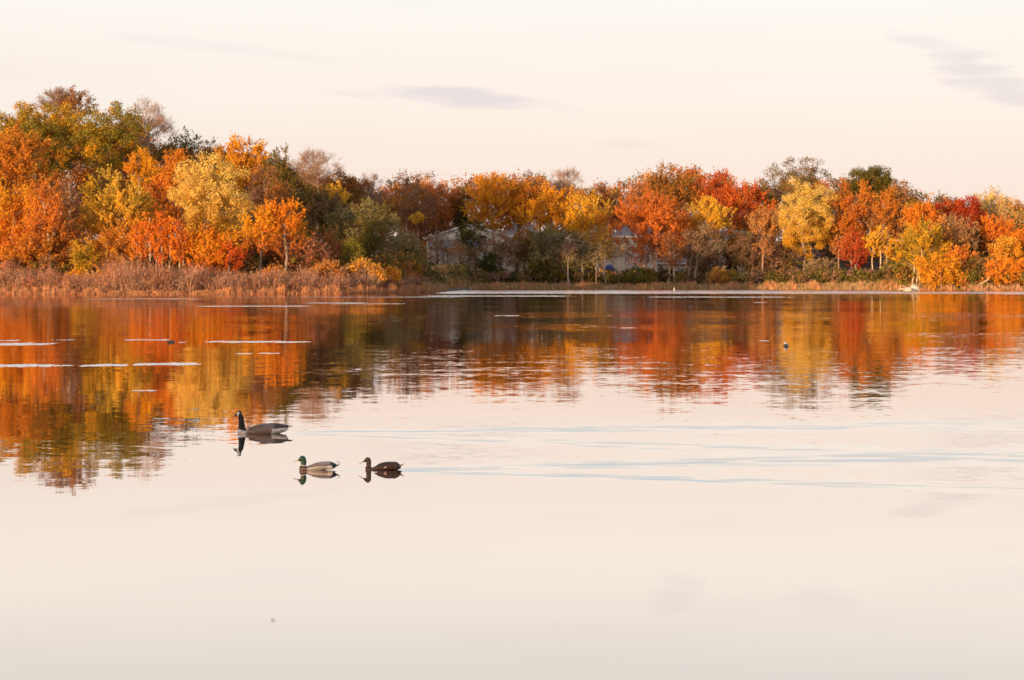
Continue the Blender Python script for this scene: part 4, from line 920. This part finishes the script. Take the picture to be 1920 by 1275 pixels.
def duck(kind):
    k = 2754.
    if kind == 'drake':
        X = lambda a: (a - 900) / k; Z = lambda b: (722 - b) / k; D = wd(881.4); px = 540 + 900 / 17.45
        root = thing('mallard_drake', 'drake duck with glossy green head and grey flanks', 'duck', (wx(px, D), D, 0), 'pair of ducks swimming behind the goose')
        body = dense([(X(375), Z(680), .02, .02, .02, 0), (X(395), Z(680), .05, .035, .05, 0), (X(480), Z(670), .068, .040, .06, 0), (X(600), Z(665), .076, .026, .06, 0), (X(700), Z(650), .082, .030, .06, 0), (X(850), Z(620), .086, .044, .06, 0), (X(1050), Z(590), .086, .051, .06, 0),
                      (X(1250), Z(575), .078, .050, .05, 0), (X(1400), Z(565), .062, .044, .05, 0), (X(1500), Z(565), .045, .030, .04, 0), (X(1560), Z(565), .03, .020, .022, 0), (X(1600), Z(575), .02, .01, .01, 0)])
        neck = dense([(X(500), Z(720), .042, .042, .046, -1.5), (X(500), Z(640), .034, .038, .036, -1.5), (X(502), Z(560), .028, .032, .032, -1.5), (X(505), Z(480), .028, .033, .036, -1.5), (X(495), Z(410), .030, .034, .04, -1.5), (X(475), Z(340), .03, .03, .03, -1.2)])
        head = dense([(X(595), Z(400), .012, .015, .015, 0), (X(550), Z(370), .027, .032, .03, 0), (X(480), Z(350), .032, .037, .036, 0), (X(420), Z(350), .030, .034, .032, 0), (X(370), Z(370), .022, .025, .022, .2), (X(335), Z(392), .012, .013, .012, .2)])
        bill = [(X(365), Z(385), .015, .013, .012, .3), (X(310), Z(405), .013, .008, .008, .2), (X(250), Z(425), .014, .005, .005, .1), (X(195), Z(438), .013, .0035, .0035, 0), (X(168), Z(445), .006, .002, .002, 0)]
        def colr(p):
            n = len(p); c = np.tile(np.array([.43, .37, .34]), (n, 1))
            zz = p[:, 2]; xx = p[:, 0]
            ln = np.interp(xx, [X(620), X(800), X(1000), X(1250), X(1420)], [Z(625), Z(600), Z(575), Z(560), Z(560)])
            c = mixc(c, sstep(-.003, .003, zz - ln), (.09, .055, .045))
            c = mixc(c, sstep(.012, .020, zz - ln) * sstep(X(720), X(800), xx), (.30, .24, .215))
            c = mixc(c, sstep(X(1280), X(1330), xx) * (1 - sstep(-.006, .004, zz - ln)), (.78, .72, .66))
            c = mixc(c, sstep(X(1440), X(1480), xx + (zz - Z(600)) * .6), (.012, .010, .012))
            c = mixc(c, 1 - sstep(X(600), X(690), xx - zz * .2), (.085, .035, .025))
            nk = (xx < X(660))
            c = mixc(c, sstep(Z(578), Z(572), zz + (xx - X(500)) * .12) * nk, (.70, .64, .58))
            c = mixc(c, sstep(Z(556), Z(550), zz + (xx - X(500)) * .12) * nk, (.003, .045, .011))
            c = mixc(c, (sstep(X(440), X(370), xx)) * sstep(Z(500), Z(470), zz) * nk * .7, (.006, .018, .010))
            return np.clip(c, .003, .9)
        bm = M_BILL_Y; mt = M_FEATHER_S; ex, ez = X(425), Z(355)
        tail = [(X(1480), Z(560), .045, .022, .02, 0), (X(1560), Z(580), .035, .013, .013, 0), (X(1620), Z(565), .026, .008, .007, 0), (X(1672), Z(535), .014, .003, .003, 0)]; tailm = M_BILL_D
        wingc = (.24, .175, .15); wing = (800, 1470, 470, 590)
    else:
        X = lambda a: (a - 950) / k; Z = lambda b: (722 - b) / k; D = wd(881.4); px = 660 + 950 / 17.45
        root = thing('mallard_hen', 'mottled brown hen duck following the green headed drake', 'duck', (wx(px, D), D, 0), 'pair of ducks swimming behind the goose')
        body = dense([(X(440), Z(690), .02, .02, .02, 0), (X(460), Z(690), .045, .03, .05, 0), (X(550), Z(690), .06, .034, .05, 0), (X(650), Z(690), .068, .018, .05, 0), (X(750), Z(670), .078, .026, .05, 0), (X(900), Z(630), .084, .046, .06, 0), (X(1100), Z(600), .084, .054, .06, 0),
                      (X(1300), Z(590), .076, .052, .05, 0), (X(1450), Z(590), .062, .050, .05, 0), (X(1540), Z(600), .044, .030, .035, 0), (X(1600), Z(600), .028, .016, .02, 0)])
        neck = dense([(X(545), Z(720), .038, .04, .036, -1.5), (X(548), Z(640), .031, .035, .033, -1.5), (X(550), Z(560), .026, .031, .027, -1.5), (X(550), Z(480), .026, .032, .03, -1.5), (X(530), Z(410), .027, .03, .03, -1.3), (X(500), Z(370), .026, .024, .024, -.9)])
        head = dense([(X(620), Z(440), .010, .012, .012, .3), (X(570), Z(395), .024, .026, .026, .2), (X(500), Z(375), .029, .028, .030, .1), (X(430), Z(395), .025, .026, .026, .3), (X(385), Z(425), .018, .018, .017, .5), (X(350), Z(450), .010, .011, .010, .5)])
        bill = [(X(385), Z(440), .013, .012, .012, .6), (X(330), Z(470), .012, .008, .007, .5), (X(270), Z(500), .012, .005, .004, .4), (X(205), Z(533), .006, .002, .002, .3)]
        def colr(p):
            n = len(p); r = np.random.default_rng(2); c = np.tile(np.array([.065, .034, .024]), (n, 1)); xx, zz = p[:, 0], p[:, 2]
            m_ = np.sin(xx * 260 + 3 * np.sin(zz * 130)) * np.sin(zz * 300 + 4 * np.sin(xx * 90))
            c = c * (1 + .55 * m_[:, None] * (xx > X(650))[:, None])
            c = mixc(c, ((xx < X(650)) & (zz > Z(600))).astype(float) * .6, (.09, .052, .034))
            c = mixc(c, sstep(Z(360), Z(335), zz) * (xx < X(650)), (.08, .04, .03))
            c = mixc(c, (1 - sstep(.006, .011, np.hypot((xx - X(1105)) * .8 - (zz - Z(610)) * .5, (zz - Z(610)) * .8))), (.70, .52, .44)); return np.clip(c, .004, .9)
        bm = M_BILL_B; mt = M_FEATHER; ex, ez = X(440), Z(395)
        tail = [(X(1500), Z(590), .045, .022, .02, 0), (X(1590), Z(575), .035, .012, .013, 0), (X(1660), Z(540), .022, .006, .006, 0), (X(1712), Z(512), .010, .003, .003, 0)]; tailm = M_BILL_B
        wingc = (.05, .027, .02); wing = (860, 1500, 480, 600)
    fuse('body', [loft(body, 22), loft(neck, 16), loft(head, 16)], .0038, colr, mt, root, 5)
    v, f = loft(dense(bill), 12); obj('bill', v, f, bm, root, smooth=True)
    v, f = loft(dense(tail), 12); obj('tail', v, f, tailm, root, smooth=True)
    for s in (-1, 1):
        eye(root, ex, s * .0285, ez, .004)
        xa, xb, zt, zb = wing
        st = dense([(X(xa), Z((zt + zb) / 2 + 10), .003, .005, .008, 0), (X(xa + (xb - xa) * .3), Z((zt + zb) / 2), .008, .016, .018, 0), (X(xa + (xb - xa) * .7), Z((zt + zb) / 2 - 18), .008, .015, .014, 0), (X(xb), Z(zt + 20), .003, .004, .004, 0)], 22)
        v, f = loft(st, 12); v = [(a, s * (.076 - .028 * max(0, (a - X(1100)) / (X(1500) - X(1100))) + b - max(0, c0 - Z(560)) * .8), c0) for a, b, c0 in v]
        q = obj('wing', v, f, M_FEATHER, root, smooth=True); barred(q, v, wingc, 230)
    if kind == 'drake':
        q = Q()
        for s in (-1, 1):
            th = np.linspace(-1.9, 1.7, 9); q.tube(np.stack([X(1600) + .030 * np.cos(th), np.full(9, s * .006), Z(510) + .026 * np.sin(th)], 1), np.linspace(.004, .0015, 9), (.03, .02, .02), n=5)
        q.build('curl_feathers', M_BARK, root)
    return root
duck('drake'); duck('hen')

# small black and white duck far out, seen head on; pale bird; mound; stones
def small_duck():
    D = wd(649.5); root = thing('diving_duck', 'tiny black and white duck far out below the pale yellow tree reflection', 'duck', (wx(1473.5, D), D, 0))
    k = F / D
    body = dense([(-.16, .02, .03, .02, .02, 0), (-.12, .02, .06, .05, .04, 0), (-.04, .02, .085, .065, .05, 0), (.06, .02, .085, .06, .05, 0), (.14, .02, .05, .045, .03, 0), (.2, .04, .02, .01, .01, 0)])
    head = dense([(-.155, .12, .015, .02, .02, 0), (-.13, .12, .04, .045, .045, 0), (-.09, .125, .048, .05, .05, 0), (-.05, .12, .04, .04, .045, 0), (-.03, .11, .015, .02, .02, 0)])
    neck = dense([(-.09, .02, .04, .04, .04, -1.5), (-.09, .07, .033, .033, .033, -1.5), (-.09, .12, .03, .03, .03, -1.5)])
    def colr(p):
        c = np.tile(np.array([.012, .012, .02]), (len(p), 1)); return mixc(c, ((1 - sstep(.035, .045, np.hypot(p[:, 0] + .12, (p[:, 2] - .115))))) , (.75, .70, .65))
    b = fuse('body', [loft(body, 16), loft(neck, 12), loft(head, 14)], .008, colr, M_FEATHER_S, root, 3)
    v, f = loft(dense([(-.15, .115, .014, .012, .012, .2), (-.18, .105, .011, .006, .006, .2), (-.2, .10, .005, .003, .003, 0)]), 8); obj('bill', v, f, M_BILL_D, root, smooth=True)
    root.rotation_euler = (0, 0, math.radians(75))
small_duck()
def gull():
    D = wd(545.5); root = thing('white_bird', 'small white bird sitting on the pale water by the far shore', 'bird', (wx(1265, D), D, 0))
    body = dense([(-.25, .1, .04, .04, .05, 0), (-.1, .1, .13, .12, .1, 0), (.12, .12, .12, .1, .1, 0), (.35, .16, .03, .03, .03, 0)]); head = dense([(-.33, .42, .03, .03, .03, 0), (-.25, .44, .08, .08, .08, 0), (-.15, .42, .06, .06, .06, 0)]); neck = dense([(-.18, .1, .1, .09, .09, -1.4), (-.22, .28, .07, .07, .07, -1.4), (-.24, .42, .06, .06, .06, -1.4)])
    fuse('body', [loft(body, 14), loft(neck, 10), loft(head, 12)], .02, lambda p: np.tile(np.array([.8, .78, .74]), (len(p), 1)), M_FEATHER_S, root, 3)
    v, f = loft(dense([(-.32, .42, .025, .02, .02, 0), (-.42, .40, .01, .01, .01, 0)]), 8); obj('bill', v, f, M_BILL_Y, root, smooth=True)
    root.rotation_euler = (0, 0, math.radians(60))
gull()
def rock(name, label, cat, px, py, w, dz, dd, mat, seed, z=-.02, group=None):
    r = np.random.default_rng(seed); D = wd(py); v = []; f = []; n, m_ = 16, 7
    k = r.normal(size=(4, 3)) * 2
    for j in range(m_):
        ph = math.pi * j / (m_ - 1)
        for i in range(n):
            a = 2 * math.pi * i / n; d = np.array([math.sin(ph) * math.cos(a), math.sin(ph) * math.sin(a), math.cos(ph)]); s = 1 + .13 * np.sin(k @ d * 1.7).sum()
            v.append((d[0] * w * s, d[1] * dd * s, d[2] * dz * s))
    for j in range(m_ - 1):
        for i in range(n): f.append((j * n + i, (j + 1) * n + i, (j + 1) * n + (i + 1) % n, j * n + (i + 1) % n))
    o = obj(name, v, f, mat); o.location = (wx(px, D), D, z); tag(o, label, cat, group); return o
M_DRYLEAF = plain_mat('dry_leaf', (.16, .10, .07), noise=.2, scale=60)
M_WEED = plain_mat('dark_weed', (.06, .035, .02), noise=.4, scale=20)
rock('weed_mound', 'small dark mound poking out of the white streak at the left', 'mound', 320, 642.5, .15, .075, .2, M_WEED, 1)
rock('boulder', 'pale boulder at the water under the forked golden tree', 'boulder', 1716, 545.6, .75, 1.0, .6, M_STONE, 2, z=.1)
rock('boulder', 'flat pale boulder left of the bigger one under the forked tree', 'boulder', 1703, 545.8, .6, .5, .5, M_STONE, 5, z=.05)
for px_, py_, sc_, lb_ in [(512, 1163, .026, 'single pale brown leaf floating on the calm water in front of the ducks')]:
    D = wd(py_); vv = []; n_ = 9
    for k_ in range(n_):
        u_ = k_ / (n_ - 1); w_ = math.sin(u_ * math.pi) ** .8 * .42 + .02
        for s_ in (-1, 0, 1): vv.append(((u_ - .5) * 1.1 * sc_, s_ * w_ * sc_, .002 + (abs(s_) * .22 + .12 * math.sin(u_ * math.pi)) * sc_ * .5))
    lf = obj('floating_leaf', vv, [(k_ * 3 + j_, (k_ + 1) * 3 + j_, (k_ + 1) * 3 + j_ + 1, k_ * 3 + j_ + 1) for k_ in range(n_ - 1) for j_ in range(2)], M_DRYLEAF)
    lf.location = (wx(px_, D), D, .002); lf.rotation_euler = (0, 0, px_ * .7); tag(lf, lb_, 'leaf')
D = wd(545.7); lg = Q(); lg.tube([(-1.2, 0, .25), (-.6, 0, .32), (0, .1, .3), (.6, .1, .45)], [.10, .14, .16, .12], (.5, .38, .26), n=8); lg.tube([(.1, .1, .3), (-.2, 0, .7), (-.6, 0, .95)], [.08, .06, .03], (.5, .38, .26), n=6)
o = lg.build('driftwood_log', M_BARK); o.location = (wx(1698, D), D, 0); tag(o, 'bleached log lying in the water left of the pale boulders', 'log')
lg = Q(); D = 318; lg.tube([(-1.2, 0, .6), (-.3, 0, 1.1), (.7, 0, 1.6), (1.5, 0, 3.0)], [.09, .11, .12, .10], (.5, .38, .26), n=7); lg.tube([(-1.4, 0, .9), (-1.0, 0, .6), (-1.5, .2, -.1)], [.05, .08, .12], (.5, .38, .26), n=6)
o = lg.build('fallen_branch', M_BARK); o.location = (wx(1842, D), D, .0); tag(o, 'pale fallen branch slanting up from the dark bush at the right', 'branch')

# ------------------------------------------------------------------ unseen woods added behind the camera to shade the birds, thinned for dappled sun
xs_ = r.uniform(-170, 60, 1500); ys_ = r.uniform(-62, -34, 1500)
mass('woods', 'unseen woodland added on the near bank behind the viewpoint to shade the birds', np.stack([xs_, ys_, r.uniform(0, 1, 1500) * (14 + 3 * np.sin(xs_ * .11) + 2 * np.sin(xs_ * .37)) + 3], 1), 0, ['rust', 'brown', 'olive', 'orange'], leaf=1.0, per=4, rc=2.2)

# ------------------------------------------------------------------ camera and view
cd = bpy.data.cameras.new('camera'); cam = bpy.data.objects.new('camera', cd); C.objects.link(cam)
cd.sensor_width = 36; cd.sensor_fit = 'HORIZONTAL'; cd.lens = F / 1920 * 36
cd.shift_y = (HY - 637.5) / 1920; cam.location = (0, 0, CH); cam.rotation_euler = (math.pi / 2, 0, 0)
cd.dof.use_dof = True; cd.dof.focus_distance = 26; cd.dof.aperture_fstop = 6.3; cd.clip_start = .1; cd.clip_end = 20000; scene.camera = cam
scene.view_settings.view_transform = 'Standard'; scene.view_settings.look = 'None'; scene.view_settings.exposure = 0.72; scene.view_settings.gamma = 1
scene.cycles.max_bounces = 6; scene.cycles.diffuse_bounces = 3; scene.cycles.glossy_bounces = 3; scene.cycles.transmission_bounces = 2
scene.cycles.use_denoising = True
